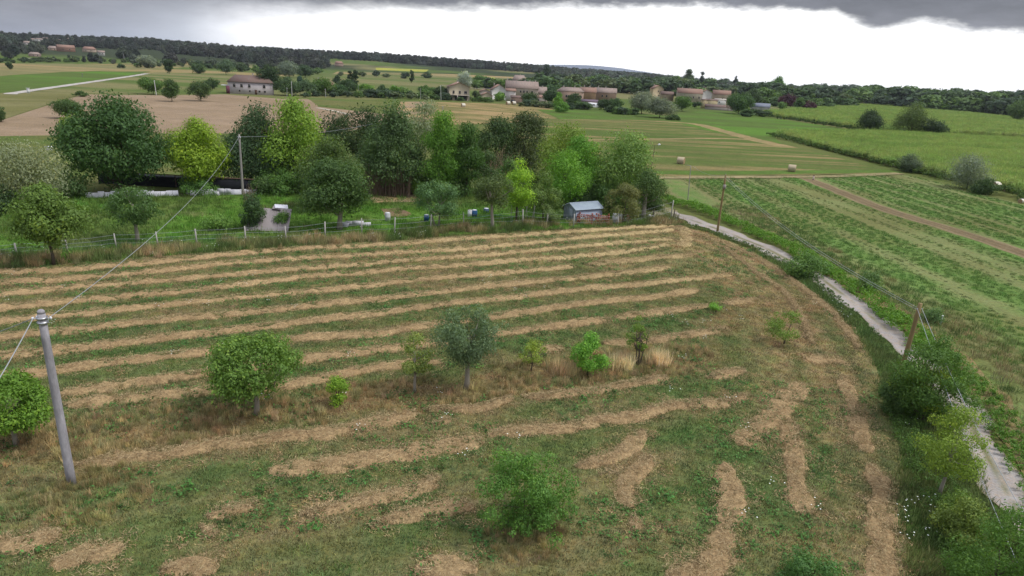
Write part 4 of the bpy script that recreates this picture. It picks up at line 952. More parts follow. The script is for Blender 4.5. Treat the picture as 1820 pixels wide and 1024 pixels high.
belt([(-20, 112, 100), (230, 110, 99), (420, 122, 108)], 34, (.5, 1.0), ['dome', 'round'], 'small tree in the dark row at the foot of the left hill', 'trees at the foot of the left hill', seed=14)
belt([(1130, 165, 150), (1300, 175, 160)], 18, (.6, 1.0), RE, 'garden tree among the right village houses', 'trees among the right village houses', seed=15, cols=FCOL[1:3])
# ditch hedge of the maize, far
hedge('ditch_hedge', 'dark green ditch hedge between the two maize fields', [(1330, 205), (1440, 219), (1540, 236), (1600, 242), (1680, 245)], 4, 2.2, 300, 6000, .7, (.045, .075, .022), 421)
hedge('ditch_hedge', 'dark weedy hedge along the front edge of the maize', [(1368, 242), (1450, 262), (1540, 285), (1600, 302), (1680, 320), (1760, 340), (1850, 365)], 3, 1.9, 500, 14000, .38, (.055, .095, .025), 422)

# ------------------------------------------------------------------ scattered cover
def proto(name, me):
    o = bpy.data.objects.new(name, me); return o
def tuft(seed, n, rad, h, wd, lean=.5, mat=None):
    r = np.random.default_rng(seed); a = r.random(n) * 6.283; q = rad * np.sqrt(r.random(n)); x = q * np.cos(a); y = q * np.sin(a)
    hh = h * (.5 + .8 * r.random(n)); la = r.random(n) * 6.283; ll = hh * lean * r.random(n); wa = r.random(n) * 6.283
    b = np.stack([x, y, np.full(n, -.02)], 1); W = np.stack([np.cos(wa), np.sin(wa), wa * 0], 1) * wd * (.6 + .8 * r.random(n))[:, None]
    tp = b + np.stack([np.cos(la) * ll, np.sin(la) * ll, hh], 1); md = (b + tp) / 2 + np.array([0, 0, .12]) * hh[:, None]
    V = np.stack([b - W, b + W, md + W * .7, md - W * .7, tp], 1).reshape(-1, 3)
    k = np.arange(n)[:, None] * 5
    return mesh_np('tuft', V, [k + np.array([[0, 1, 2, 3]]), k + np.array([[3, 2, 4]])], mat or M_BLADE, {'t': ('POINT', 'FLOAT', np.repeat(r.random(n), 5))})
def weed(seed, n, rad, leaf, h):
    r = np.random.default_rng(seed); C = np.stack([r.normal(0, rad * .5, n), r.normal(0, rad * .5, n), h * r.random(n) ** .8], 1)
    nr = r.normal(0, .4, (n, 3)) + [0, 0, 1]; nr /= np.linalg.norm(nr, axis=1)[:, None]
    V, F = leaf_quads(C, leaf * (.5 + r.random(n)), nr, r, aspect=.6)
    return mesh_np('weed', V, F, M_BLADE, {'t': ('POINT', 'FLOAT', np.repeat(r.random(n), 4))})
def maize_plants(seed, n=7, h=2.1):
    r = np.random.default_rng(seed); Vs = []; Fs = []; ts = []; c = 0
    for i in range(n):
        x, y = (i - n / 2) * .28, r.normal(0, .06); H = h * (.85 + .25 * r.random())
        for j in range(7):
            a = r.random() * 6.28; z = H * (.25 + .62 * j / 7); L = .75; d_ = np.array([math.cos(a), math.sin(a), 0]); s_ = np.array([-d_[1], d_[0], 0]) * .055
            b = np.array([x, y, z]); m_ = b + d_ * L * .5 + [0, 0, .28]; e = b + d_ * L + [0, 0, .02 - .1 * r.random()]
            Vs += [b - s_, b + s_, m_ + s_, m_ - s_, e]; Fs += [[c, c + 1, c + 2, c + 3], [c + 3, c + 2, c + 4, c + 4]]; ts += [r.random() * .7] * 5; c += 5
        Vs += [[x - .02, y, -.05], [x + .02, y, -.05], [x + .03, y, H + .25], [x - .03, y, H + .25]]; Fs += [[c, c + 1, c + 2, c + 3]]; ts += [.9] * 4; c += 4
    F4 = [f for f in Fs if f[2] != f[3]]; F3 = [f[:3] for f in Fs if f[2] == f[3]]
    return mesh_np('maize', np.array(Vs), [np.array(F4), np.array(F3)], M_BLADE, {'t': ('POINT', 'FLOAT', np.array(ts))})
def lace(seed):
    r = np.random.default_rng(seed); Vs = []; Fs = []; c = 0
    for i in range(5):
        x, y = r.normal(0, .25, 2); z = .35 + .35 * r.random(); q = .025 + .022 * r.random()
        for j in range(6): a = j * math.pi / 3; Vs.append([x + q * math.cos(a), y + q * math.sin(a), z])
        Fs += [[c, c + 1, c + 2, c + 3], [c, c + 3, c + 4, c + 5]]; c += 6
    return mesh_np('flower', np.array(Vs), np.array(Fs), M_BLADE, {'t': ('POINT', 'FLOAT', np.full(c, .6))})
def gn_scatter(name, P, scl, tint, protos, label, cat=None, rotz=None, seed=0, tilt=0.0, **kw):
    r = np.random.default_rng(seed); n = len(P)
    if n == 0: return
    rot = np.zeros((n, 3)); rot[:, 2] = r.random(n) * 6.283 if rotz is None else rotz
    if tilt: rot[:, :2] = r.normal(0, tilt, (n, 2))
    if np.isscalar(scl): scl = np.full(n, scl)
    me = mesh_np(name, P, [], None) if False else bpy.data.meshes.new(name)
    me.vertices.add(n); me.vertices.foreach_set('co', np.asarray(P, np.float32).ravel())
    def at(k, ty, arr, f):
        a = me.attributes.new(k, ty, 'POINT'); a.data.foreach_set(f, np.asarray(arr).astype(np.int32 if ty == 'INT' else np.float32).ravel())
    at('rot', 'FLOAT_VECTOR', rot, 'vector'); at('scl', 'FLOAT', scl, 'value'); at('tint', 'FLOAT_VECTOR', tint, 'vector'); at('vari', 'INT', r.integers(0, len(protos), n), 'value')
    o = obj(name, me)
    cl = bpy.data.collections.new(name + '_shapes')
    for q in protos: cl.objects.link(q)
    g = bpy.data.node_groups.new(name, 'GeometryNodeTree'); g.interface.new_socket('Geometry', in_out='INPUT', socket_type='NodeSocketGeometry'); g.interface.new_socket('Geometry', in_out='OUTPUT', socket_type='NodeSocketGeometry')
    gi = g.nodes.new('NodeGroupInput'); go_ = g.nodes.new('NodeGroupOutput'); ip = g.nodes.new('GeometryNodeInstanceOnPoints'); ci = g.nodes.new('GeometryNodeCollectionInfo')
    ci.inputs['Collection'].default_value = cl; ci.inputs['Separate Children'].default_value = True; ci.inputs['Reset Children'].default_value = True
    def na(nm, ty):
        q = g.nodes.new('GeometryNodeInputNamedAttribute'); q.data_type = ty; q.inputs[0].default_value = nm; return q.outputs[0]
    g.links.new(gi.outputs[0], ip.inputs['Points']); g.links.new(ci.outputs[0], ip.inputs['Instance']); ip.inputs['Pick Instance'].default_value = True
    g.links.new(na('vari', 'INT'), ip.inputs['Instance Index']); g.links.new(na('rot', 'FLOAT_VECTOR'), ip.inputs['Rotation']); g.links.new(na('scl', 'FLOAT'), ip.inputs['Scale'])
    g.links.new(ip.outputs[0], go_.inputs[0])
    md = o.modifiers.new('scatter', 'NODES'); md.node_group = g
    tag(o, label, cat, kind='stuff'); return o
SHORT = [tuft(900 + i, 52, .36, .12, .012, .9) for i in range(4)]
RANK = [tuft(910 + i, 60, .42, .30, .013, .7) for i in range(3)]
TALL = [tuft(920 + i, 60, .26, .55, .010, .55) for i in range(3)]
WEED = [weed(930 + i, 40, .38, .10, .16) for i in range(3)]
MAIZE = [maize_plants(940 + i) for i in range(3)]
LACE = [lace(950 + i) for i in range(2)]
def PR(nm, mes): return [proto(nm, m_) for m_ in mes]
RC = resample(ROAD, 1.0)[:, :2]
def road_dist(x, y):
    d_ = np.full(len(x), 1e9)
    for q in RC: d_ = np.minimum(d_, np.hypot(x - q[0], y - q[1]))
    return d_
def spray(poly, sp, seed, cond=None, ymin=12):
    r = np.random.default_rng(seed); P = np.array([[p[0], p[1]] for p in poly]); lo = P.min(0); hi = P.max(0); lo[1] = max(lo[1], ymin)
    gx, gy = np.meshgrid(np.arange(lo[0], hi[0], sp), np.arange(lo[1], hi[1], sp)); x = gx.ravel() + (r.random(gx.size) - .5) * sp; y = gy.ravel() + (r.random(gx.size) - .5) * sp
    ok = (np.abs(x) < y * .86 + 10)
    x, y = x[ok], y[ok]; ok = inside(x, y, P)
    x, y = x[ok], y[ok]
    if cond is not None: ok = cond(x, y); x, y = x[ok], y[ok]
    return x, y
def P3(x, y, z=.03): return np.stack([x, y, np.full(len(x), z)], 1)
def vary(c, seed, s=.25, hue=.1):
    r = np.random.default_rng(seed); return np.clip(c * (1 + s * (r.random((len(c), 1)) - .5) * 2) * (1 + hue * (r.random((len(c), 3)) - .5) * 2), 0, 1)
x1, y1 = spray(MW, .37, 1, lambda x, y: y < 62)
x2, y2 = spray(MW, .72, 2, lambda x, y: (y >= 62))
x = np.concatenate([x1, x2]); y = np.concatenate([y1, y2]); s_ = np.concatenate([np.full(len(x1), 1.0), np.full(len(x2), 1.5)]) * (.7 + .6 * np.random.default_rng(5).random(len(x)))
gn_scatter('stubble_grass', P3(x, y), s_, vary(mown(x, y) * 1.25, 6, .45, .2), PR('grass_tuft', SHORT), 'short mown grass over the striped meadow', 'grass', seed=1)
x, y = spray(MW, .75, 3, lambda x, y: (fbm(x / 4 + 31, y / 4) > .50) & (y < 75))
lx, ly = [], []; rq = np.random.default_rng(66)
for cl_, nn_, w_ in HAYLINE:
    k_ = rq.integers(0, len(cl_), int(len(cl_) * 2.6)); o_ = rq.normal(0, .62, len(k_)) * w_; q_ = cl_[k_] + nn_[k_] * o_[:, None]; lx.append(q_[:, 0]); ly.append(q_[:, 1])
lx = np.concatenate(lx); ly = np.concatenate(ly); FLATS = [tuft(970 + i, 46, .36, .035, .011, 5.5) for i in range(4)]
gn_scatter('loose_hay', P3(lx, ly, .09), .8 + .6 * rq.random(len(lx)), vary(lerp3((.27, .19, .095), (.42, .31, .165), rq.random(len(lx))), 17, .2), PR('loose_hay_wisp', FLATS), 'loose cut hay scattered beside the raked rows', 'hay', seed=33)
x, y = spray(MW, .75, 3, lambda x, y: (fbm(x / 4 + 31, y / 4) > .50) & (y < 75))
gn_scatter('clover', P3(x, y), .7 + .6 * np.random.default_rng(6).random(len(x)), vary(np.tile([.065, .145, .035], (len(x), 1)), 7, .35), PR('clover_patch', WEED), 'dark green clover patches between the hay rows', 'clover', seed=2)
def tband(x, y):
    tl = np.interp(x, TLX, TLY); return (np.abs(y - tl) < 2.4) & (fbm(x / 2.5, y / 1.4) > .47) & (x < 14)
x, y = spray(MW, .38, 4, tband)
gn_scatter('dry_grass', P3(x, y), .4 + .5 * np.random.default_rng(8).random(len(x)), vary(lerp3((.20, .19, .08), (.50, .37, .20), np.random.default_rng(9).random(len(x))), 7, .3), PR('dry_tuft', TALL), 'tall unmown dry grass along the line of young trees', 'dry grass', seed=3)
def ring(cx, cy, r_, n, seed, sc_, c0, c1, nm, lb, ms=TALL):
    p = G(cx, cy); r = np.random.default_rng(seed); a = r.random(n) * 6.28; q = r_ * np.sqrt(r.random(n))
    gn_scatter(nm, P3(p.x + q * np.cos(a), p.y + q * np.sin(a)), sc_ * (.7 + .6 * r.random(n)), vary(lerp3(c0, c1, r.random(n)) * 1.25, seed, .25), PR('dry_tuft', ms), lb, 'dry grass', seed=seed)
ring(933, 955, 1.7, 90, 11, .5, (.16, .14, .06), (.33, .26, .13), 'dry_grass', 'dry yellow grass around the stem of the foreground bush')
ring(1100, 652, .7, 26, 12, 1.3, (.36, .30, .17), (.55, .46, .27), 'dry_grass', 'pale dry grass plume left of the sparse sapling')
ring(1168, 648, .5, 18, 13, 1.5, (.40, .33, .19), (.58, .48, .30), 'dry_grass', 'pale dry grass plume right of the sparse sapling')
ring(1000, 660, .8, 28, 14, 1.2, (.30, .23, .12), (.48, .38, .22), 'dry_grass', 'dry reddish grass left of the bright sapling')
ring(170, 880, 2.2, 110, 15, .6, (.16, .15, .06), (.36, .29, .14), 'dry_grass', 'tall straw coloured grass at the foot of the concrete pole')
ring(60, 905, 2.2, 100, 16, .5, (.10, .14, .05), (.28, .25, .12), 'dry_grass', 'rough pale grass left of the concrete pole foot')
ring(300, 690 + 40, 4.5, 200, 17, .55, (.15, .15, .07), (.32, .27, .14), 'dry_grass', 'grey green unmown grass between the pole and the broad leafy tree')
# verge and fence-line growth
x, y = spray(world_poly(NEARP), .5, 5, lambda x, y: (~inside(x, y, MW)) & (road_dist(x, y) > np.where(y < 40, 1.0, 1.5)) & (y < 125))
gn_scatter('verge_grass', P3(x, y), .8 + .7 * np.random.default_rng(10).random(len(x)), vary(lerp3((.070, .140, .035), (.17, .18, .07), fbm(x / 2, y / 2)), 8, .3), PR('verge_tuft', RANK), 'rank green grass on the verge of the gravel road and the fence line', 'grass', seed=4)
FL = [(-110, 474), (0, 466), (150, 458), (300, 446), (437, 436), (600, 430), (800, 413), (930, 404), (1010, 400), (1200, 396)]
fl = resample([G(a, b) for a, b in FL], .35)[:, :2]; rr3 = np.random.default_rng(21)
fx = np.repeat(fl[:, 0], 4) + rr3.normal(0, .4, len(fl) * 4); fy = np.repeat(fl[:, 1], 4) + rr3.normal(0, 1.2, len(fl) * 4)
kk = (fbm(fx / 3, fy / 3) > .42) & ~((fx > G(990, 400).x) & (fx < G(1125, 398).x) & (rr3.random(len(fx)) < .75)); fx, fy = fx[kk], fy[kk]
gn_scatter('dry_grass', P3(fx, fy), .9 + .8 * rr3.random(len(fx)), vary(lerp3((.10, .15, .045), (.36, .29, .15), sstep(.35, .65, fbm(fx / 4 + 9, fy / 4))), 9, .3), PR('dry_tuft', TALL), 'tall green and straw coloured growth along the wire fence', 'dry grass', seed=5)
gn_scatter('white_flowers', P3(fx[::30], fy[::30]), 1.3, np.tile([.60, .64, .56], (len(fx[::30]), 1)), PR('flower_head', LACE), 'white wild flowers along the wire fence', 'flowers', seed=6)
x, y = spray(world_poly(NEARP), 1.0, 6, lambda x, y: (~inside(x, y, MW)) & (road_dist(x, y) > 1.8) & (y < 90) & (fbm(x / 5 + 3, y / 5) > .57))
xx, yy = spray(MW, 3.2, 8, lambda x, y: (fbm(x / 6 + 13, y / 6) > .6) & (y < 60))
x = np.concatenate([x, xx]); y = np.concatenate([y, yy])
gn_scatter('white_flowers', P3(x, y, -.05), .8, np.tile([.72, .75, .7], (len(x), 1)), PR('flower_head', LACE), 'white wild flowers scattered on the verge and in the meadow', 'flowers', seed=7)
# garden grass
x, y = spray(GW, .9, 9)
gn_scatter('lawn_grass', P3(x, y), 1.5 * (.7 + .6 * np.random.default_rng(12).random(len(x))), vary(gardc(x, y) * 1.25, 9, .3), PR('lawn_tuft', SHORT[:2] + RANK[:1]), 'rough green grass of the orchard lawn', 'grass', seed=8)
# road middle grass and right field crop
def trk_dist(x, y):
    best = np.full(len(x), 1e9); pts_ = TRK([(1435, 318), (1560, 368), (1690, 408), (1820, 452), (2050, 535)])
    for q in resample(pts_, 2.5)[:, :2]: best = np.minimum(best, np.hypot(x - q[0], y - q[1]))
    return best
def crop(x, y): u, v, k, k2 = rstripe(x, y); return (k > .40) & (np.abs(v) > 2.5) & (y < 170) & (trk_dist(x, y) > 2.6)
x, y = spray(RW, .66, 10, crop)
u_, v_, k_, k2_ = rstripe(x, y)
gn_scatter('green_crop', P3(x, y), (.40 + .38 * sstep(.38, .62, k_)), vary(lerp3((.135, .165, .065), (.105, .190, .048), sstep(.42, .6, k_) * sstep(.25, .6, k2_ + .14)), 10, .25), PR('crop_clump', RANK + SHORT[:2]), 'lush green regrowth in diagonal stripes on the right field', 'crop', seed=9)
x, y = spray(RW, 1.1, 11, lambda x, y: (np.abs(rstripe(x, y)[1]) < 7.5) & (y < 100))
gn_scatter('margin_grass', P3(x, y), 1.0 + .5 * np.random.default_rng(13).random(len(x)), vary(lerp3((.10, .16, .045), (.23, .21, .10), sstep(.45, .65, fbm(x / 3, y / 3))), 11, .25), PR('margin_tuft', RANK), 'mixed dry and green grass on the margin behind the hedge', 'grass', seed=10)
# maize
MZ1 = [(1378, 240), (1545, 239), (1700, 246), (1990, 262), (1990, 420), (1850, 357), (1760, 334), (1700, 322), (1640, 310), (1540, 286), (1450, 262)]
MZ2 = [(1350, 205), (1500, 187), (1620, 192), (1700, 201), (1830, 216), (1990, 238), (1990, 258), (1700, 240), (1640, 241), (1540, 232)]
for i_, (pp, lb, sp_) in enumerate([(MZ1, 'tall green maize filling the field at the right edge', 1.15), (MZ2, 'green maize field beyond the dark ditch, up to the horizon trees', 2.0)]):
    W_ = world_poly(pp)
    sheet('maize_field', W_, flat(GRASSD, BROWN, 6), (8, 8), 0, label='soil under the ' + lb)
    x, y = spray(W_, sp_, 30 + i_, None)
    t_ = lerp3((.13, .215, .045), (.25, .31, .08), np.clip(fbm(x / 14, y / 5) * 1.4 - .2, 0, 1))
    gn_scatter('maize_crop', P3(x, y, 0), (1.0 if i_ == 0 else 1.25) * (.85 + .3 * np.random.default_rng(14).random(len(x))), vary(t_, 12 + i_, .2), PR('maize_clump', MAIZE), lb, 'maize', seed=11 + i_)
# far wood on the ridge and beyond the village
r = np.random.default_rng(77); n = 42000
a_ = (r.random(n) - .5) * 2 * R_(44); q = np.sqrt(r.random(n) * (2650 ** 2 - 930 ** 2) + 930 ** 2); x = q * np.sin(a_); y = q * np.cos(a_)
az0 = np.degrees(a_)
dens = sstep(.30, .42, fbm(x / 160 + 2, y / 160)) * np.where(az0 < 6, sstep(980, 1150, q), sstep(1100, 1300, q))
pxx = 910 + 1235 * np.tan(a_)
clear = (az0 < 2) & (q < 1500) & (fbm(x / 300 + 9, y / 90) > .47) & (hgt(x, y) < 16)
clear |= (pxx > 560) & (pxx < 960) & (q < 1550)
for hx, hy in [(54, 73), (70, 74), (84, 74), (48, 80), (108, 75), (126, 74), (23, 68), (95, 90), (119, 92), (158, 93), (180, 99), (64, 101), (168, 75), (48, 106), (243, 92), (603, 118)]:
    hp = G(hx, hy); L_ = math.hypot(hp.x, hp.y); dx_, dy_ = hp.x / L_, hp.y / L_
    al = (x - hp.x) * dx_ + (y - hp.y) * dy_; la = np.abs((x - hp.x) * dy_ - (y - hp.y) * dx_)
    clear |= (la < 16) & (al > -190) & (al < 14)
ok = (r.random(n) < np.clip(dens + .1, 0, 1)) & ~clear; x, y, q = x[ok], y[ok], q[ok]
protos = []
for i_, (k_, cc) in enumerate([('round', (.020, .034, .020)), ('round', (.026, .042, .022)), ('cone', (.023, .036, .020)), ('egg', (.018, .030, .020)), ('round', (.034, .050, .024)), ('round', (.032, .030, .024))]):
    me_ = SHP[k_][i_ % len(SHP[k_])].copy(); me_.materials[0] = M_BLADE; protos.append(proto('wood_tree', me_))
gn_scatter('distant_wood', np.stack([x, y, hgt(x, y) - .5], 1), 6 + 11 * r.random(len(x)) ** 2, vary(lerp3((.034, .044, .037), (.070, .082, .055), fbm(x / 60, y / 60)) * (1 + .9 * sstep(.5, .75, fbm(x / 35 + 5, y / 90)))[:, None] * (1 + .9 * sstep(-8, 8, np.degrees(np.arctan2(x, y))))[:, None] * (.85 if 1 else 1), 5, .3), protos, 'dark wood covering the long ridge on the horizon', 'wood', seed=20)
# ------------------------------------------------------------------ houses
M_TILE = simple('roof_tiles', (.28, .165, .125), .9, .35, 1.2, (6, 1, 1), .5, .05, dirt=(.22, .16, .12))
M_TILED = simple('old_roof_tiles', (.17, .105, .085), .9, .35, 1.2, (6, 1, 1), .5, .05, dirt=(.16, .14, .12))
M_TILEG = simple('weathered_roof_tiles', (.31, .235, .195), .9, .35, 1.2, (6, 1, 1), .5, .05, dirt=(.20, .17, .15))
M_PANE = simple('dark_glass', (.02, .022, .026), .25, .1, spec=.5)
M_SHUT = simple('brown_shutter', (.09, .05, .035), .7)
M_TRIM = simple('stone_trim', (.42, .38, .33), .85)
WALLS = {}
def wallmat(c):
    k = tuple(c)
    if k not in WALLS: WALLS[k] = simple('plaster_wall', c, .9, .14, .8, (1, 1, .5), .2, .03, dirt=tuple(v * .78 for v in c))
    return WALLS[k]
def house(name, label, x0, x1, by, eave, ridge, depth, wall, roof=None, kind='gx', yaw=0, wins=(), door=None, chim=(), over=.35, cat='house', p=None, group=None):
    """x0..x1 = front in the photo, by = foot, eave / ridge = their heights in the photo; kind gx: ridge along the front, gy: gable to the front, hip, flat"""
    c = p or G((x0 + x1) / 2, by); W_ = WD(c, x1 - x0); he = HT(c, eave); hr = max(he + .3, HT(c, ridge)); roof = roof or M_TILE
    W_ /= max(.5, math.cos(yaw)); a = -math.atan2(c.x, c.y) + yaw
    ctr = Vector((c.x, c.y, c.z)) + Vector((-math.sin(a), math.cos(a), 0)) * depth / 2
    t = empty(name, ctr, a); tag(t, label, cat, group); D = depth; x, y = W_ / 2, D / 2
    mb = MB(); b = -1.0
    if kind == 'gy':
        V = [[-x, -y, b], [x, -y, b], [x, -y, he], [0, -y, hr], [-x, -y, he], [-x, y, b], [x, y, b], [x, y, he], [0, y, hr], [-x, y, he]]
        mb.add(V, [[0, 5, 9, 4], [1, 2, 7, 6], [0, 1, 6, 5], [0, 1, 2, 4], [5, 9, 7, 6]], [[4, 2, 3], [9, 8, 7]])
    elif kind == 'gx':
        V = [[-x, -y, b], [x, -y, b], [x, -y, he], [-x, -y, he], [-x, y, b], [x, y, b], [x, y, he], [-x, y, he], [-x, 0, hr], [x, 0, hr]]
        mb.add(V, [[0, 1, 2, 3], [4, 7, 6, 5], [0, 3, 7, 4], [1, 5, 6, 2], [0, 4, 5, 1]], [[3, 8, 7], [2, 6, 9]])
    else: mb.box((0, 0, (he + b) / 2), (W_, D, he - b))
    mb.build('wall', wallmat(wall), t)
    rb = MB(); th = .18; o_ = over
    def slab(q):
        q = np.array(q, float); n_ = np.cross(q[1] - q[0], q[-1] - q[0]); n_ /= np.linalg.norm(n_); n_ *= np.sign(n_[2]) * th
        k = len(q); V = np.vstack([q + n_ * .15, q + n_ * 1.15]); F4 = [[i, (i + 1) % k, k + (i + 1) % k, k + i] for i in range(k)]
        if k == 4: rb.add(V, F4 + [[3, 2, 1, 0], [4, 5, 6, 7]])
        else: rb.add(V, F4, [[2, 1, 0], [3, 4, 5]])
    if kind == 'gy':
        s_ = (hr - he) / x; e = he - o_ * s_
        slab([[-x - o_, -y - o_, e], [0, -y - o_, hr], [0, y + o_, hr], [-x - o_, y + o_, e]]); slab([[0, -y - o_, hr], [x + o_, -y - o_, e], [x + o_, y + o_, e], [0, y + o_, hr]])
    elif kind == 'gx':
        s_ = (hr - he) / y; e = he - o_ * s_
        slab([[-x - o_, -y - o_, e], [x + o_, -y - o_, e], [x + o_, 0, hr], [-x - o_, 0, hr]]); slab([[-x - o_, 0, hr], [x + o_, 0, hr], [x + o_, y + o_, e], [-x - o_, y + o_, e]])
    elif kind == 'hip':
        rx = max(.68 * x, x - y * .9)
        A, B_, C_, D_ = [-x - o_, -y - o_, he], [x + o_, -y - o_, he], [x + o_, y + o_, he], [-x - o_, y + o_, he]
        slab([A, B_, [rx, 0, hr], [-rx, 0, hr]]); slab([[-rx, 0, hr], [rx, 0, hr], C_, D_]); slab([B_, C_, [rx, 0, hr]]); slab([D_, A, [-rx, 0, hr]])
    elif kind == 'mono':
        slab([[-x - o_, -y - o_, he], [x + o_, -y - o_, he], [x + o_, y + o_, hr], [-x - o_, y + o_, hr]])
    else: rb.box((0, 0, he + .12), (W_ + .2, D + .2, .24))
    ro = rb.build('roof', roof, t)
    for (cx, cy, ch) in chim:
        cb_ = MB(); cb_.box((cx * x, cy * y, hr + ch / 2 - .4), (.6, .6, ch + .8)); cb_.box((cx * x, cy * y, hr + ch + .08), (.8, .8, .16)); cb_.build('chimney', M_TRIM, ro)
    for wn in wins:
        u, z, ww, wh = wn[:4]; cx = u * x; cz = z * he
        f = MB(); q = .09
        f.box((cx - ww / 2 - q / 2, -y - .03, cz), (q, .12, wh)); f.box((cx + ww / 2 + q / 2, -y - .03, cz), (q, .12, wh)); f.box((cx, -y - .03, cz + wh / 2 + q / 2), (ww + 2 * q, .12, q)); f.box((cx, -y - .05, cz - wh / 2 - q / 2), (ww + 3 * q, .18, q))
        fo = f.build('window', M_TRIM, t); pb = MB(); pb.box((cx, -y - .012, cz), (ww, .02, wh)); pb.build('pane', M_PANE, fo)
    if door:
        u, ww, wh = door[:3]; db = MB(); db.box((u * x, -y - .03, wh / 2), (ww, .08, wh)); db.box((u * x, -y - .02, wh + .08), (ww + .3, .1, .14)); db.build('door', M_SHUT if len(door) < 4 else door[3], t)
    return t, W_, he, hr, D
PALE = (.54, .49, .46); STONE = (.48, .44, .44); CREAM = (.52, .45, .33); PINK = (.52, .43, .38); WHITE = (.62, .60, .57); TERRA = (.40, .28, .22); YEL = (.46, .38, .22)
w4 = [(-.72, .72), (-.40, .72), (-.06, .72), (.60, .72)]; w5 = [(-.5, .28), (-.05, .28), (.38, .28), (.62, .28)]
fh, FW, fhe, fhr, FD = house('farmhouse', 'long pale stone farmhouse with dark red hipped roof beside the ploughed field', 409, 484, 168, 147, 135, 11, STONE, M_TILED, 'hip', -.05,
      [(u, v, 1.0, 1.5) for u, v in w4] + [(u, v, .8, .9) for u, v in w5], (.22, 1.0, 2.1), [(.1, .3, .9)])
mb = MB(); mb.box((-FW / 2 - 1.5, -1.5, fhe * .68), (3.4, 5, .16)); mb.build('awning', simple('white_awning', (.75, .75, .76), .6, .05), fh)
mb = MB(); mb.box((-FW / 2 - .05, -FD / 2 + 1.2, fhe * .33), (1.6, 2.6, fhe * .66)); mb.build('annex', simple('purple_wall', (.16, .06, .09), .9), fh)
bh, BW, bhe, bhr, BD = house('balcony_house', 'yellowish two storey house with a balcony and gabled red roof', 798, 834, 179, 155, 147, 12, CREAM, M_TILE, 'gy', .12,
      [(-.55, .62, .9, 1.6), (.05, .62, 1.0, 1.6), (.62, .62, 1.6, 1.4)], None, [(-.1, -.2, .9)], over=.6)
mb = MB(); mb.box((0, -BD / 2 - .8, bhe * .40), (BW * 1.0, 1.6, .2)); mb.box((BW * .46, -BD / 2 - 1.4, bhe * .2 + .0), (.35, .35, bhe * .4)); mb.box((-BW * .1, -BD / 2 - 1.4, bhe * .2), (.5, .5, bhe * .4)); bal = mb.build('balcony', M_TRIM, bh)
mb = MB()
for k_ in range(14): mb.box((-BW / 2 + BW * k_ / 13, -BD / 2 - 1.55, bhe * .40 + .6), (.04, .04, 1.0))
mb.box((0, -BD / 2 - 1.55, bhe * .40 + 1.12), (BW, .06, .06)); mb.build('railing', simple('grey_iron', (.2, .2, .22), .6), bal)
mb = MB(); mb.box((.08 * BW, -BD / 2 - .015, bhe * .2), (BW * .6, .03, bhe * .34)); mb.build('garage_shade_panel', M_PANE, bh)  # near-black panel on the wall, painted shade of an open garage
house('garden_house', 'small cream gabled house beside the yellowish balcony house', 855, 875, 179, 170, 165, 7, CREAM, M_TILE, 'gy', .1, (), (.2, 2.2, 2.0))
house('garden_house', 'taller cream wing behind the small gabled house', 853, 872, 175, 163, 159, 7, PINK, M_TILE, 'gy', .1, (), None)
house('village_house', 'white gabled house with red roof behind the round bright bush', 874, 900, 177, 160, 151, 10, WHITE, M_TILE, 'gy', .15, [(.6, .55, 1.6, 1.8)], None, [(-.6, 0, .8)])
house('village_house', 'big pale pinkish house with long tiled roof, tallest in the village', 899, 956, 178, 157, 145, 14, PINK, M_TILEG, 'gx', .08,
      [(-.1, .72, .8, 1.3), (.1, .72, .8, 1.3), (.3, .72, .8, 1.3), (.62, .72, .8, 1.3), (-.1, .32, .9, 1.9), (.2, .32, .9, 1.9)], (.42, 1.1, 2.3), [(-.9, .1, 1.6), (.2, .2, 1.0), (.5, .2, .8), (.85, .1, .8)])
house('village_house', 'pale front wing of the big pinkish house', 899, 916, 180, 162, 158, 4, PALE, M_TILE, 'mono', .08, [(.5, .4, .9, 1.1)])
house('village_house', 'lower right wing of the big pinkish house', 950, 971, 178, 166, 155, 10, PINK, M_TILEG, 'gx', .08, [(-.2, .5, .8, 1.0), (.5, .5, .8, 1.0)], None, [(.3, 0, .7)])
house('village_house', 'dull pinkish outhouse with red roof below the big pinkish house', 952, 972, 183, 174, 170, 6, PINK, M_TILE, 'mono', .08, [(-.5, .5, .8, .9)])
house('village_house', 'house with faded roof peeping above the big pinkish house', 910, 934, 160, 143, 134, 14, PALE, M_TILEG, 'hip', 0, [(-.3, .7, .8, 1.2), (.3, .7, .8, 1.2)], None, [(.1, 0, 1)])
house('brick_shed', 'low reddish brick shed at the meadow edge below the big house', 908, 930, 184, 174, 171, 6, TERRA, M_TILED, 'mono', .05, (), (-.7, 2.0, 1.8, M_PANE))
house('brick_house', 'left block of the long terracotta brick row', 991, 1036, 184, 163, 156, 12, (.42, .30, .23), M_TILEG, 'hip', .04, [(-.35, .6, .9, 1.5), (-.2, .6, .9, 1.5), (.8, .6, .9, 1.4)], None, [(.3, .2, 1.0), (-.6, 0, .8)])
house('brick_house', 'middle block of the long terracotta brick row', 1030, 1058, 183, 164, 156, 12, (.40, .26, .17), M_TILE, 'gx', .04, [(-.85, .6, .9, 1.5), (.8, .3, .8, .9)], None, [(-.5, 0, 1.2), (.2, 0, 1.1)])
house('brick_house', 'right block of the long terracotta brick row with two small windows', 1056, 1094, 183, 165, 157, 12, TERRA, M_TILEG, 'gx', .04, [(-.3, .68, .9, 1.3), (.1, .68, .9, 1.3)], None, [(-.7, .2, 1.1), (0, .2, .9)])
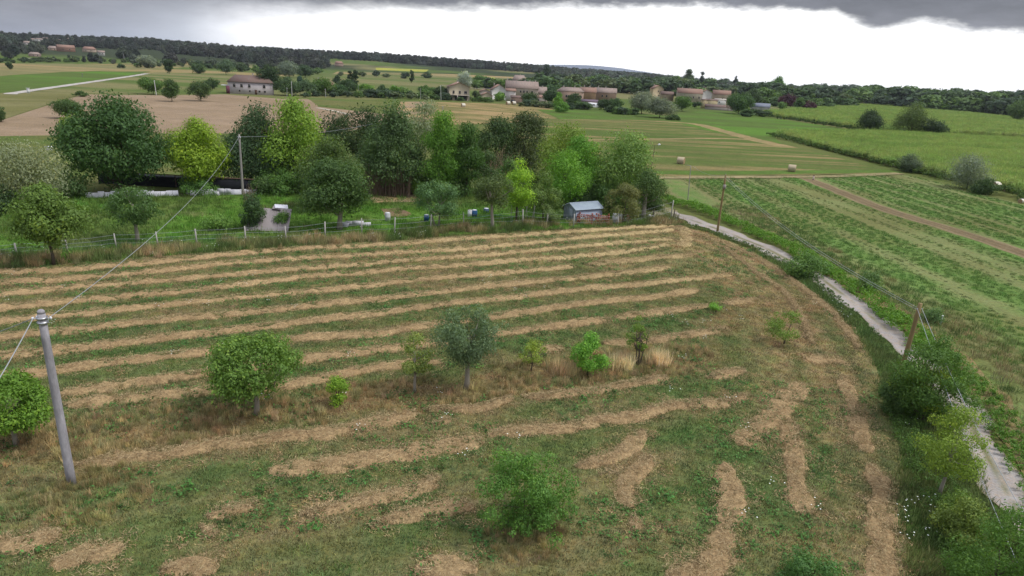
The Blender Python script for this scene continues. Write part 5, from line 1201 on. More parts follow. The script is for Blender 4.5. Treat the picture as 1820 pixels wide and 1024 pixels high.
house('lean_to_shed', 'dark roofed lean-to below the terracotta brick row', 1033, 1062, 188, 181, 178, 5, (.3, .2, .17), simple('purple_slate', (.14, .10, .13), .8), 'mono', .04)
house('yellow_house', 'narrow tall cream yellow house right of the silver crowns', 1159, 1177, 178, 158, 152, 8, (.54, .44, .28), M_TILE, 'gy', .35, [(.1, .8, .8, 1.0), (.2, .42, .8, 1.0)], None, [(-.5, .3, .8)])
house('yellow_house', 'low annex of the narrow cream yellow house', 1174, 1196, 180, 168, 163, 7, (.42, .34, .25), M_TILED, 'gx', .2, [(-.3, .5, .8, .8)])
house('long_house', 'long white house with red roof and a row of windows behind the bushes', 1203, 1246, 183, 166, 158, 13, (.52, .46, .38), M_TILE, 'gx', .1,
      [(-.55, .6, .8, 1.3), (-.3, .6, .8, 1.3), (0, .6, .8, 1.3), (.3, .6, .8, 1.3), (.75, .6, .9, 1.5)], None, [(-.6, .1, 1), (0, .1, .8)])
house('long_house', 'white gable end at the right of the long white house', 1244, 1263, 184, 165, 160, 10, WHITE, M_TILE, 'gy', .1, (), None)
house('village_house', 'pinkish upper house with two windows above the red roofs', 1252, 1272, 172, 162, 156, 9, (.50, .36, .27), M_TILE, 'gx', .1, [(-.35, .72, 1.0, .8), (.45, .72, 1.0, .8)], None, [(-1.2, 0, 1.2)])
house('village_house', 'white and beige house at the right end of the red roofs', 1266, 1296, 184, 168, 161, 10, (.50, .42, .34), M_TILE, 'gx', .08, [(.1, .35, .7, 1.2)], None, [(-.3, 0, .8), (.2, 0, .8)])
house('white_house', 'small plain white house front below the beige house', 1270, 1289, 188, 178, 176, 4, WHITE, M_TRIM, 'mono', .08, [(-.2, .6, .7, 1.0)])
house('yellow_shed', 'square yellowish shed in front of the white gable', 1246, 1256, 193, 178, 177, 6, YEL, M_TILED, 'mono', .1)
house('yellow_shed', 'pale yellow flat barn between the square shed and the white house', 1255, 1274, 190, 179, 177, 6, (.56, .46, .28), M_TILED, 'mono', .1)
house('stone_wall_shed', 'long low grey shed at the meadow edge below the village', 1254, 1302, 196, 191, 187, 4, (.34, .30, .27), M_TILED, 'mono', .1)
house('grey_shed', 'low long shed with blue grey roof right of the big dark round tree', 1334, 1366, 198, 190, 184, 7, (.52, .50, .50), simple('blue_grey_sheet', (.16, .18, .22), .6), 'gx', .05)
house('far_house', 'pale far house between the purple trees', 1410, 1434, 180, 172, 168, 9, PALE, M_TILEG, 'gx', .1, [(-.3, .6, .9, 1.1), (.4, .6, .9, 1.1)])
house('far_house', 'orange roofed house half hidden left of the paired cypresses', 560, 596, 166, 152, 143, 12, (.52, .30, .20), M_TILE, 'hip', .1, [(.7, .7, .9, 1.2)], None, [(-.5, 0, 1), (.2, 0, .9)])
house('far_house', 'small far house showing above the brick row, pink walled', 1066, 1078, 150, 142, 138, 10, PINK, M_TILE, 'gx', .0)
house('far_house', 'small far house with pale roof above the brick row', 1018, 1034, 148, 141, 136, 11, PALE, M_TILEG, 'gy', .3)
house('far_house', 'small far house among trees above the big pinkish house', 979, 990, 145, 138, 134, 10, PALE, M_TILEG, 'gy', .3)
house('far_house', 'far house with pale roof left of the narrow yellow house', 1128, 1146, 158, 152, 147, 9, PALE, M_TILEG, 'gx', .2)
house('far_house', 'far house with orange roof at the foot of the ridge', 596, 610, 118, 113, 109, 9, (.42, .3, .24), M_TILE, 'hip', .1)
HILLH = [(48, 60, 73, 70, 68, WHITE, 'white blocky hill house, left of three in a row'), (64, 76, 74, 70, 68, WHITE, 'white blocky hill house, middle of three in a row'), (79, 89, 74, 70, 67, WHITE, 'white blocky hill house, right of three in a row'),
         (42, 54, 80, 76, 73, PALE, 'pale hill house just below the row of three'), (104, 111, 75, 72, 70, PALE, 'small pale hill house right of the row of three'), (121, 131, 74, 71, 68, WHITE, 'white hill house under a dark cypress'),
         (16, 30, 68, 65, 62, PALE, 'long pale hill house at the top left'), (87, 102, 90, 86, 82, (.4, .3, .22), 'earthy hill house under the white row'), (106, 132, 92, 85, 80, (.46, .27, .2), 'large pinkish red hill house in the middle of the left hill'),
         (148, 168, 93, 88, 83, (.5, .4, .3), 'cream hill house with reddish roof right of the pinkish one'), (175, 186, 99, 93, 90, (.75, .74, .70), 'bright white square house at the foot of the left hill'), (56, 72, 101, 97, 93, (.3, .22, .19), 'reddish brown barn low on the left hill'),
         (162, 174, 75, 72, 69, PALE, 'pale hill house on the skyline'), (38, 58, 106.5, 104.5, 103.5, (.5, .5, .5), 'long low pale shed at the foot of the far left hill'), (240, 246, 92, 90, 88, WHITE, 'tiny white house in the woods right of the bright one')]
for k_, (a_, b_, by_, ev, rg, wc, lb) in enumerate(HILLH):
    house('hill_house', lb, a_, b_, by_, ev, rg, 10, wc, M_TILEG if k_ not in (8, 9) else M_TILE, 'hip' if k_ % 2 else 'gx', .2 * ((k_ % 3) - 1), [(-.4, .6, 1.1, 1.4), (.35, .6, 1.1, 1.4)])

# ------------------------------------------------------------------ poles and wires
M_CONC = simple('weathered_concrete', (.38, .365, .39), .9, .4, 7, (1, 1, .25), .5, .02, dirt=(.20, .19, .20))
M_WOODP = simple('treated_wood', (.24, .18, .085), .85, .3, 5, (1, 1, .15), .5, .02)
M_GREYP = simple('grey_pole', (.30, .28, .26), .85, .2, 4, (1, 1, .2))
M_METAL = simple('galvanised', (.45, .46, .48), .4, .1, metal=.7)
M_PORC = simple('insulator', (.75, .76, .78), .3, .05)
M_WIRE = simple('cable', (.33, .35, .36), .5, .1)
def pole(name, label, base, top, r0_, r1_, mat, cap='none', cat='utility pole', sides=14):
    p = G(*base); h = HT(p, top[1]); tp = pix((p.x, p.y, h)); lx = WD(p, top[0] - tp[0])
    t = empty(name, p); tag(t, label, cat); mb = MB()
    k = np.linspace(0, 1, 8); mb.tube(np.stack([lx * k, 0 * k, -.3 + (h + .3) * k], 1), r0_ + (r1_ - r0_) * k, sides); mb.build('shaft', mat, t, smooth=False)
    return t, p, h, lx
t, PA, PAh, PAl = pole('concrete_pole', 'thick weathered concrete utility pole at the left, wires at its head', (128, 862), (73, 557), .18, .14, M_CONC, sides=20)
mb = MB(); mb.tube([[PAl, 0, PAh], [PAl, 0, PAh + .10], [PAl, 0, PAh + .16]], [.14, .13, .07], 12); mb.build('cap', M_CONC, t, smooth=False)
mb = MB(); mb.tube([[PAl, 0, PAh - .42], [PAl, 0, PAh - .34]], [.2, .2], 16); mb.tube([[PAl, 0, PAh - .22], [PAl, 0, PAh - .16]], [.195, .195], 16); mb.build('band', M_METAL, t)
for (dx_, dy_) in ((-.30, -.05), (.24, .10), (-.24, .1)):
    mb = MB(); mb.tube([[PAl + dx_ * .5, dy_ * .5, PAh - .22], [PAl + dx_ * 1.1, dy_, PAh - .22]], [.02, .02], 6); mb.tube([[PAl + dx_ * 1.1, dy_, PAh - .28], [PAl + dx_ * 1.1, dy_, PAh - .22], [PAl + dx_ * 1.1, dy_, PAh - .16]], [.035, .06, .035], 10); mb.build('insulator', M_PORC, t)
mb = MB(); an = np.linspace(0, 5.2, 16); mb.tube(np.stack([PAl + .26 + .07 * np.cos(an), 0 * an, PAh - .22 + .16 * np.sin(an)], 1), .012, 5); mb.build('wire_loop', M_WIRE, t)
t, PB, PBh, PBl = pole('service_pole', 'slim grey utility pole standing before the dark willowy tree', (432, 348), (425, 239), .17, .12, M_GREYP)
mb = MB(); mb.box((PBl * .97, -.12, PBh - .35), (.5, .1, .12)); mb.build('bracket', M_METAL, t)
t, PC, PCh, PCl = pole('wooden_pole', 'slim yellowish wooden pole beside the far stretch of the gravel road', (1275, 412), (1290, 311), .15, .11, M_WOODP)
mb = MB(); mb.box((PCl * .8, -.17, PCh * .80), (.34, .18, .5)); mb.build('junction_box', M_GREYP, t)
mb = MB(); mb.tube([[PCl, 0, PCh], [PCl, 0, PCh + .12]], [.03, .03], 5); mb.build('pin', M_METAL, t)
t, PD, PDh, PDl = pole('wooden_pole', 'thick wooden pole rising from the tangled bush beside the road', (1598, 672), (1636, 539), .15, .125, M_WOODP)
mb = MB(); mb.tube([[PDl * .9 - .2, -.05, PDh - .35], [PDl * .9 + .2, -.05, PDh - .35]], [.025, .025], 6); mb.build('bracket', M_METAL, t)
t, PE, PEh, PEl = pole('lamp_pole', 'thin grey rusty post beside the start of the road hedge', (1222, 362), (1228, 295), .07, .05, M_GREYP, cat='post', sides=8)
mb = MB(); mb.tube([[PEl, 0, PEh], [PEl - .8, 0, PEh + .1]], [.03, .03], 5); mb.build('arm', M_GREYP, t)
t, PF, PFh, PFl = pole('street_lamp', 'dark thin lamp post with a white lamp head near the right garden edge', (1157, 302), (1164, 258), .07, .05, simple('rust_post', (.12, .08, .06), .8), cat='lamp post', sides=8)
mb = MB(); mb.tube([[PFl, 0, PFh - .1], [PFl + .7, 0, PFh + .15]], [.035, .03], 5); mb.build('arm', M_GREYP, t)
mb = MB(); mb.tube([[PFl + .6, 0, PFh + .08], [PFl + .85, 0, PFh + .16], [PFl + 1.1, 0, PFh + .2]], [.08, .22, .10], 8); mb.build('lamp_head', M_PORC, t)
FARP = [((278, 170), (274, 143), 'white concrete post on the edge of the ploughed field', (.6, .6, .58), .16), ((519, 173), (518, 145), 'tall pale pole left of the orange roofed house garden', (.45, .46, .44), .18), ((510, 172), (510, 156), 'short light pole beside the tall pale one', (.4, .44, .38), .14), ((524, 170), (523, 152), 'grey pole right of the tall pale one', (.3, .3, .28), .12),
        ((784, 179), (783, 152), 'pale pole in front of the yellowish balcony house', (.42, .45, .40), .18), ((748, 177), (747, 157), 'grey pole among the village gardens', (.38, .38, .36), .13), ((638, 168), (637, 150), 'grey pole right of the paired cypresses', (.3, .3, .3), .13), ((579, 173), (578, 158), 'light pole under the leafy tree by the farmhouse', (.45, .45, .42), .14),
        ((787, 205), (787, 189), 'thin grey post in the straw streaked meadow', (.4, .4, .4), .13), ((146, 137), (146, 130), 'tiny post beside the far meadow', (.2, .2, .2), .15), ((221, 106), (220, 96), 'pale mast at the foot of the left hill', (.5, .5, .5), .25)]
for b_, t_, lb, cc, rd in FARP:
    t, pp_, hh_, ll_ = pole('far_pole', lb, b_, t_, rd, rd * .8, simple('far_pole_paint', cc, .8), sides=8)
    mb = MB(); mb.box((ll_, -.05, hh_ - .3), (.9, .12, .12)); mb.build('crossarm', M_GREYP, t)
def wire(label, A, B, sag, rad=.014, n=28):
    A = np.array(A); B = np.array(B); k = np.linspace(0, 1, n)[:, None]; P = A + (B - A) * k; P[:, 2] -= 4 * sag * (k * (1 - k))[:, 0]
    c = P[0].copy(); mb = MB(); mb.tube(P - c, rad, 5, cap=False); o = mb.build('cable', M_WIRE, None, Vector(c)); tag(o, label, 'cable'); return o
HA = (PA.x + PAl + .2, PA.y + .1, PAh - .22); HB = (PB.x + PBl, PB.y - .1, PBh - .3); HC = (PC.x + PCl, PC.y, PCh - .1); HD = (PD.x + PDl, PD.y, PDh - .35)
wire('long sagging cable from the concrete pole to the grey service pole across the field', HA, HB, 1.3, .015)
HL1 = np.array((PA.x + PAl - .33, PA.y - .05, PAh - .22))
def thru(px, py, y): dv = ray(px, py); return CAMP + dv * (y / dv[1])
L1 = thru(-20, 588, PA.y + 2); L2 = thru(-15, 688, PA.y - 4.5)
wire('cable leaving the concrete pole to the left, upper one', HL1, HL1 + (L1 - HL1) * 3.5, .25, .02); wire('cable leaving the concrete pole steeply down to the left', HL1, HL1 + (L2 - HL1) * 1.6, .12, .02)
for k_, dz in enumerate((0, -.28)):
    wire(['upper', 'lower'][k_] + ' cable between the two wooden poles above the hedge', np.array(HC) + [0, 0, dz], np.array(HD) + [0, 0, dz * .5], .9, .014)
E1 = thru(1822, 1005, 21.0); E2 = thru(1822, 900, 23.0)
wire('left cable from the thick wooden pole down over the road to the corner', np.array(HD) + [-.15, -.05, 0], E1 + (E1 - np.array(HD)) * .3, .5, .015); wire('right cable from the thick wooden pole down over the road to the corner', np.array(HD) + [.15, -.05, 0], E2 + (E2 - np.array(HD)) * .3, .5, .015)
wire('cable from the village pole to the white gabled house', np.array(G(784, 179)) + [0, 0, 8], np.array(G(895, 177)) + [0, 0, 7], .8, .05)
wire('cable from the grey post to the slim wooden pole', (PE.x, PE.y, PEh), HC, .5, .012)
wire('faint cable across the middle of the grove', np.array(HB), np.array(G(690, 300)) + [0, 0, 8.5], .7, .02)

# ------------------------------------------------------------------ wire fence of the garden
M_POST = simple('concrete_post', (.40, .385, .35), .9, .2, 4)
M_NET = simple('green_net', (.06, .13, .09), .8, .2)
FP = [(-60, 468, 440), (30, 455, 432), (120, 448, 425), (207, 441, 415), (281, 439, 412), (350, 434, 407), (437, 431, 402), (509, 430, 402), (578, 423, 394), (643, 417, 388), (701, 418, 386), (765, 411, 381), (824, 404, 378), (875, 402, 380), (929, 401, 372), (972, 402, 378), (1019, 404, 380), (1098, 400, 384), (1192, 388, 356)]
base = G(600, 425); t = empty('wire_fence', base); tag(t, 'garden wire fence with uneven concrete posts along the far side of the mown field', 'fence')
tops = []; feet = []
for k_, (px_, py_, ty_) in enumerate(FP):
    p = G(px_, py_); h = HT(p, ty_); l_ = random.uniform(-.06, .06) * h; q = p - base; mb = MB()
    mb.box((0, 0, h / 2 - .15), (.13, .12, h + .3), taper=.8)
    o = mb.build('post', M_POST, t, Vector((q.x, q.y, 0))); o.rotation_euler = (l_ * .3, l_ * .4, random.random()); tops.append((q.x, q.y, h)); feet.append(h)
for f_ in (.35, .62, .9):
    mb = MB()
    for a_, b_ in zip(tops[:-1], tops[1:]):
        A = np.array(a_); B = np.array(b_); A = A * [1, 1, f_]; B = B * [1, 1, f_]; mb.tube(np.array([A, (A + B) / 2 - [0, 0, .06], B]), .012, 4, cap=False)
    mb.build('wire', M_WIRE, t)
mb = MB()
for a_, b_ in zip(tops[:6], tops[1:7]):
    A = np.array(a_); B = np.array(b_)
    for z_ in np.arange(.1, .85, .12): mb.tube(np.array([A * [1, 1, 0] + [0, .06, z_], B * [1, 1, 0] + [0, .06, z_]]), .008, 3, cap=False)
    for s_ in np.arange(0, 1, .03): c_ = (A + (B - A) * s_) * [1, 1, 0] + [0, .06, 0]; mb.tube(np.array([c_ + [0, 0, .08], c_ + [0, 0, .82]]), .008, 3, cap=False)
nt_ = mb.build('netting', M_NET, t); nt_['kind'] = 'stuff'

# ------------------------------------------------------------------ garden things
M_TINW = simple('whitewashed_tin', (.66, .66, .70), .8, .12, 1.5, (1, 1, .5), .2, .02, dirt=(.46, .45, .48))
M_TIN = simple('corrugated_tin', (.29, .26, .25), .65, .2, 1.2, (1, 1, .4), .2, .02, metal=.1, dirt=(.27, .24, .24))
def corr(w_, h_, n_=26, amp=.035):
    """a corrugated sheet with thickness, standing in x-z, foot at z=0"""
    x_ = np.linspace(-w_ / 2, w_ / 2, n_ * 2 + 1); y_ = amp * np.where(np.arange(len(x_)) % 2 == 0, 1, -1); V = []
    for z_ in (0, h_):
        for s in (0, .02): V += [[a, b + s, z_] for a, b in zip(x_, y_)]
    m_ = len(x_); F = []
    for i_ in range(m_ - 1):
        F += [[i_, i_ + 1, 2 * m_ + i_ + 1, 2 * m_ + i_], [m_ + i_ + 1, m_ + i_, 3 * m_ + i_, 3 * m_ + i_ + 1], [2 * m_ + i_, 2 * m_ + i_ + 1, 3 * m_ + i_ + 1, 3 * m_ + i_]]
    return np.array(V), np.array(F)
# white tin fence
A, B = G(152, 352), G(468, 345); base = A; t = empty('tin_fence', base); tag(t, 'low fence of white grey upright tin panels below the giant tree', 'fence')
n_ = 30; rt = random.Random(4)
for k_ in range(n_):
    f_ = (k_ + .5) / n_
    if 13.2 < k_ < 19 and k_ not in (14, 17): continue
    c = A + (B - A) * f_; w_ = (B - A).length / n_; h_ = (.75 + .25 * rt.random()) * HT(A, 340)
    V, F = corr(w_ * .98, h_, 5, .02); mb = MB(); mb.add(V, F)
    o = mb.build('panel', M_TINW, t, Vector((c.x - base.x, c.y - base.y, 0)), math.atan2(B.y - A.y, B.x - A.x) + rt.uniform(-.03, .03)); o.rotation_euler[0] = rt.uniform(-.12, .08); o.rotation_euler[1] = rt.uniform(-.03, .03)
mb = MB(); c = G(372, 346) - base
for q in range(9): mb.box((c.x + rt.uniform(-3, 3), c.y + rt.uniform(-.5, .4), .2 + rt.random() * .4), (.9, .05, .7), rt.uniform(-1, 1))
mb.build('broken_panel', M_TINW, t)
# dark shade net structure behind
p = G(360, 343); t = empty('shade_shelter', p + Vector((0, 3, 0))); tag(t, 'dark low shelter of black netting behind the white tin fence', 'shelter')
w_ = WD(p, 300); mb = MB(); mb.box((-4, 0, .75), (w_, 1.6, 1.4)); mb.build('netting', simple('black_net', (.022, .024, .030), .95, .3, 3), t)
mb = MB(); mb.box((-4, -.95, 1.85), (w_ * .9, .12, .12)); mb.box((w_ * .2, -.95, .9), (.12, .12, 1.8)); mb.box((-w_ * .2, -.95, .9), (.12, .12, 1.8)); mb.build('frame', simple('rusty_frame', (.14, .09, .07), .9), t)
# lean-to of corrugated sheets
p = G(472, 412); t = empty('tin_lean_to', p, .12); tag(t, 'leaning pile of pale corrugated sheets under the small dark shrub', 'lean-to')
for k_ in range(4):
    V, F = corr(1.15, 3.0, 10, .03); mb = MB(); mb.add(V, F); o = mb.build('sheet', M_TIN, t, Vector((-1.6 + k_ * 1.12, .03 * k_, .05)), .0); o.rotation_euler = (-.85 + .05 * (k_ % 2), .03 * k_, .02 * k_)
mb = MB(); mb.box((-.3, 2.6, .95), (3.6, .9, 1.7)); mb.build('backing', simple('dark_boards', (.06, .05, .045), .9), t)
for k_ in range(2):
    mb = MB(); V, F = corr(1.4, .9, 8, .03); mb.add(V, F); o = mb.build('sheet', M_TINW if k_ else M_TIN, t, Vector((1.0 + .3 * k_, 2.1 + .2 * k_, 2.05 + .1 * k_))); o.rotation_euler = (-1.3, .1, .3 * k_)
# white rubble by the big dark tree
p = G(630, 404); t = empty('sheet_pile', p, .1); tag(t, 'broken white sheets lying at the right foot of the big dark tree', 'sheets')
for k_ in range(4):
    mb = MB(); mb.box((0, 0, 0), (1.3, .05, .55)); o = mb.build('sheet', M_TINW, t, Vector((-1.2 + .8 * k_, .2 * (k_ % 2), .28 + .1 * (k_ % 3))), .3 * (k_ - 1.5)); o.rotation_euler[0] = -.5 + .2 * k_
# grey tin shed
M_SHED = simple('blue_grey_tin', (.32, .375, .46), .6, .12, 1.5, (1, 1, .4), .1, .01, dirt=(.22, .25, .31))
M_SHEDR = simple('pale_tin_roof', (.26, .31, .36), .5, .15, 2, (1, 1, 1), .1, .01, dirt=(.32, .38, .40))
p = G(1030, 397); t = empty('tin_shed', p + Vector((.55, 2.3, 0)), .55); tag(t, 'small blue grey tin shed with a pale corrugated roof in the garden corner', 'shed')
sw, sdp, sh, sr = 4.2, 2.7, 1.75, 2.35
for (cx_, cy_, w_, an_) in ((0, -sdp / 2, sw, 0), (0, sdp / 2, sw, 0)):
    V, F = corr(w_, sh, 30, .02); mb = MB(); mb.add(V, F); mb.build('side_wall', M_SHED, t, Vector((cx_, cy_, 0)), an_)
for s_ in (-1, 1):
    mb = MB(); x_ = s_ * sw / 2; mb.add([[x_, -sdp / 2, 0], [x_, sdp / 2, 0], [x_, sdp / 2, sh], [x_, 0, sr], [x_, -sdp / 2, sh], [x_ - s_ * .04, -sdp / 2, 0], [x_ - s_ * .04, sdp / 2, 0], [x_ - s_ * .04, sdp / 2, sh], [x_ - s_ * .04, 0, sr], [x_ - s_ * .04, -sdp / 2, sh]], [[0, 1, 2, 4], [5, 6, 7, 9]], [[2, 3, 4], [7, 8, 9]])
    for q in range(7): mb.box((x_ + s_ * .02, -sdp / 2 + .3 + q * .39, sh / 2), (.03, .05, sh - .05))
    mb.build('gable_wall', M_SHED, t)
for s_ in (-1, 1):
    L_ = math.hypot(sdp / 2, sr - sh) + .25; V, F = corr(sw + .4, L_, 30, .025); mb = MB(); mb.add(V, F); o = mb.build('roof_sheet', M_SHEDR, t, Vector((0, s_ * (sdp / 2 + .2), sh - .08)), 0 if s_ < 0 else math.pi); o.rotation_euler = (-(math.pi / 2 - math.atan2(sr - sh, sdp / 2)), 0, 0 if s_ < 0 else math.pi)
mb = MB(); mb.box((-sw / 2 - .05, -.2, .8), (.05, .8, 1.6)); mb.build('door', M_SHEDR, t)
# red slatted fence / crate stack before the shed
M_RED = simple('red_brick_colour', (.30, .085, .06), .85, .35, 6)
M_REDL = simple('pale_red', (.42, .22, .17), .85, .3, 6)
p = G(1057, 399); t = empty('brick_stack', p, -.05); tag(t, 'row of stacked red hollow bricks leaning in front of the tin shed', 'brick stack')
bl = MB(); bl.box((0, 0, 0), (.23, .30, .12)); me_b = [bl.mesh('brick', M_RED), bl.mesh('brick', M_REDL)]
rb_ = random.Random(9); W_ = WD(p, 62); nx = int(W_ / .26)
for iz in range(7):
    for ix in range(nx):
        if rb_.random() < .10 or (iz > 5 and rb_.random() < .5): continue
        o = obj('brick', me_b[rb_.random() < .3], t, Vector((-W_ / 2 + ix * .26 + rb_.uniform(-.02, .02), rb_.uniform(-.05, .05) + .05 * iz, .08 + iz * .2)), rb_.uniform(-.1, .1)); o.rotation_euler[1] = rb_.choice((0, 0, 1.57))
# water tanks
def drum(name, label, base, r_, h_, mat, cat='barrel', group=None):
    p = G(*base); t = empty(name, p); tag(t, label, cat, group); mb = MB()
    mb.tube([[0, 0, 0], [0, 0, .03], [0, 0, h_ * .32], [0, 0, h_ * .34], [0, 0, h_ * .66], [0, 0, h_ * .68], [0, 0, h_ * .97], [0, 0, h_]], [r_ * .93, r_, r_, r_ * 1.05, r_ * 1.05, r_, r_, r_ * .93], 16); mb.build('body', mat, t, smooth=False)
    mb = MB(); mb.tube([[0, 0, h_], [0, 0, h_ + .05]], [r_ * .8, r_ * .8], 14); mb.build('lid', M_PORC if mat is not M_PORC else M_GREYP, t)
M_BLUE = simple('blue_plastic', (.035, .11, .25), .4, .1)
M_TANK = simple('pale_tank', (.50, .52, .53), .6, .12, dirt=(.38, .37, .35))
drum('water_tank', 'pale grey tank right of the red bricks, left of the pair', (1093, 396), .40, 1.15, M_TANK, 'tank'); drum('water_tank', 'pale grey tank right of the red bricks, right of the pair', (1101, 395), .28, 1.1, M_TANK, 'tank')
drum('blue_barrel', 'blue barrel at the foot of the white forked trunks', (758, 393), .30, .75, M_BLUE); drum('blue_barrel', 'blue barrel on the lawn right of a white barrel', (843, 386), .36, .9, M_BLUE)
drum('white_barrel', 'white barrel touching the blue barrel on the lawn', (835, 386), .28, .9, M_PORC); drum('blue_barrel', 'dull blue barrel behind the small olive tree', (864, 378), .36, .55, simple('dull_blue', (.06, .10, .17), .6, .1)); drum('white_barrel', 'small grey white barrel beside the brown soil bed', (689, 393), .33, 1.0, M_TANK)
# pink wooden stool-like stumps / chairs by the end tree
p = G(1117, 395); t = empty('wooden_chair', p, .4); tag(t, 'brown wooden chair between the tanks and the white trunk', 'chair')
for sx in (-.2, .2):
    for sy in (-.2, .2): mb = MB(); mb.box((sx, sy, .23 if sy < 0 else .5), (.05, .05, .46 if sy < 0 else 1.0)); mb.build('leg', M_RED, t)
mb = MB(); mb.box((0, 0, .46), (.48, .48, .05)); mb.build('seat', M_REDL, t); mb = MB(); mb.box((0, .2, .8), (.44, .04, .3)); mb.build('backrest', M_REDL, t)
p = G(1131, 392); t = empty('plank', p, .2); tag(t, 'pale planks lying on the ground left of the white trunk', 'planks')
for k_ in range(3): mb = MB(); mb.box((0, 0, 0), (2.6, .16, .05)); mb.build('board', M_TANK, t, Vector((-.4 + .5 * k_, .25 * k_, .06 + .03 * k_)), .1 * k_)
p = G(1150, 386); t = empty('white_sack', p); tag(t, 'small white sacks at the foot of the white trunk', 'sacks')
mb = MB(); mb.tube([[.3, 0, 0], [.3, 0, .2], [.35, 0, .4]], [.25, .28, .1], 8); mb.build('sack', M_PORC, t, smooth=True); mb = MB(); mb.tube([[.8, .1, 0], [.8, .1, .15], [.85, .1, .3]], [.2, .22, .08], 8); mb.build('sack', M_PORC, t, smooth=True)
# notice board on a post
p = G(1034, 371); t = empty('sign_board', p, .05); tag(t, 'pale square board on a post behind the tin shed', 'sign'); h = HT(p, 338)
mb = MB(); mb.tube([[0, 0, 0], [0, 0, h * .6]], .05, 7); mb.build('post', M_GREYP, t); mb = MB(); mb.box((0, -.06, h * .8), (1.0, .05, h * .36)); mb.build('board', simple('pinkish_board', (.42, .34, .33), .8, .15), t)
# bean poles
for k_, (bx, tx) in enumerate([(924, 918), (931, 936), (938, 934), (944, 950), (949, 948), (908, 908)]):
    p = G(bx, 394 - (k_ % 3)); h = HT(p, 366); mb = MB(); mb.tube([[0, 0, 0], [WD(p, tx - bx), .1, h]], [.045, .035], 6); o = mb.build('bean_pole', M_POST, None, p); tag(o, 'pale leaning cane under the bright yellow green tree', 'garden cane', 'canes under the bright yellow green tree')
p = G(893, 396); t = empty('tube_frame', p); tag(t, 'light green tube frame beside the vegetable bed', 'frame')
M_GT = simple('green_tube', (.12, .26, .16), .5, .1)
for s_ in (-1.2, 0, 1.2): mb = MB(); mb.tube([[s_, 0, 0], [s_, 0, .9]], .035, 6); mb.build('upright', M_GT, t)
mb = MB(); mb.tube([[-1.3, 0, .9], [1.3, 0, .9]], .035, 6); mb.build('rail', M_GT, t)
mb = MB(); mb.tube([[-4.2, -.6, .35], [-1.3, 0, .9]], .035, 6); mb.build('rail', M_GT, t)
# vegetable rows
p = G(895, 401); x, y = spray(world_poly([(840, 404), (948, 392), (954, 401), (848, 409)]), .55, 61)
gn_scatter('vegetable_rows', P3(x, y), .8, vary(np.tile([.09, .15, .05], (len(x), 1)), 14, .4), PR('vegetable', WEED), 'small vegetables in the dug bed', 'vegetables', seed=31)
# white upright thing by the grove
p = G(802, 334); h = HT(p, 323); mb = MB(); mb.tube([[0, 0, 0], [0, 0, h * .4], [.03, 0, h * .8], [.05, 0, h]], [.30, .28, .16, .05], 9); o = mb.build('covered_stake', M_PORC, None, p, smooth=True); tag(o, 'small white wrapped stake standing before the vivid green tree', 'wrapped stake')
# white car roof seen in the grove and beehive boxes on the left yard
def box_hive(px, py, lb, c_, sz_):
    p = G(px, py); t = empty('beehive', p, random.random()); tag(t, lb, 'beehive'); mb = MB(); mb.box((0, 0, sz_ * .45), (sz_, sz_ * .8, sz_ * .8)); mb.build('box', simple('hive_paint', c_, .7), t); mb = MB(); mb.box((0, 0, sz_ * .9), (sz_ * 1.2, sz_, sz_ * .12)); mb.build('lid', M_PORC, t)
box_hive(88, 269, 'small white box in the yard right of the silver willow, left one', (.6, .6, .6), .9); box_hive(122, 271, 'small white box in the yard right of the silver willow, right one', (.6, .6, .6), .7)

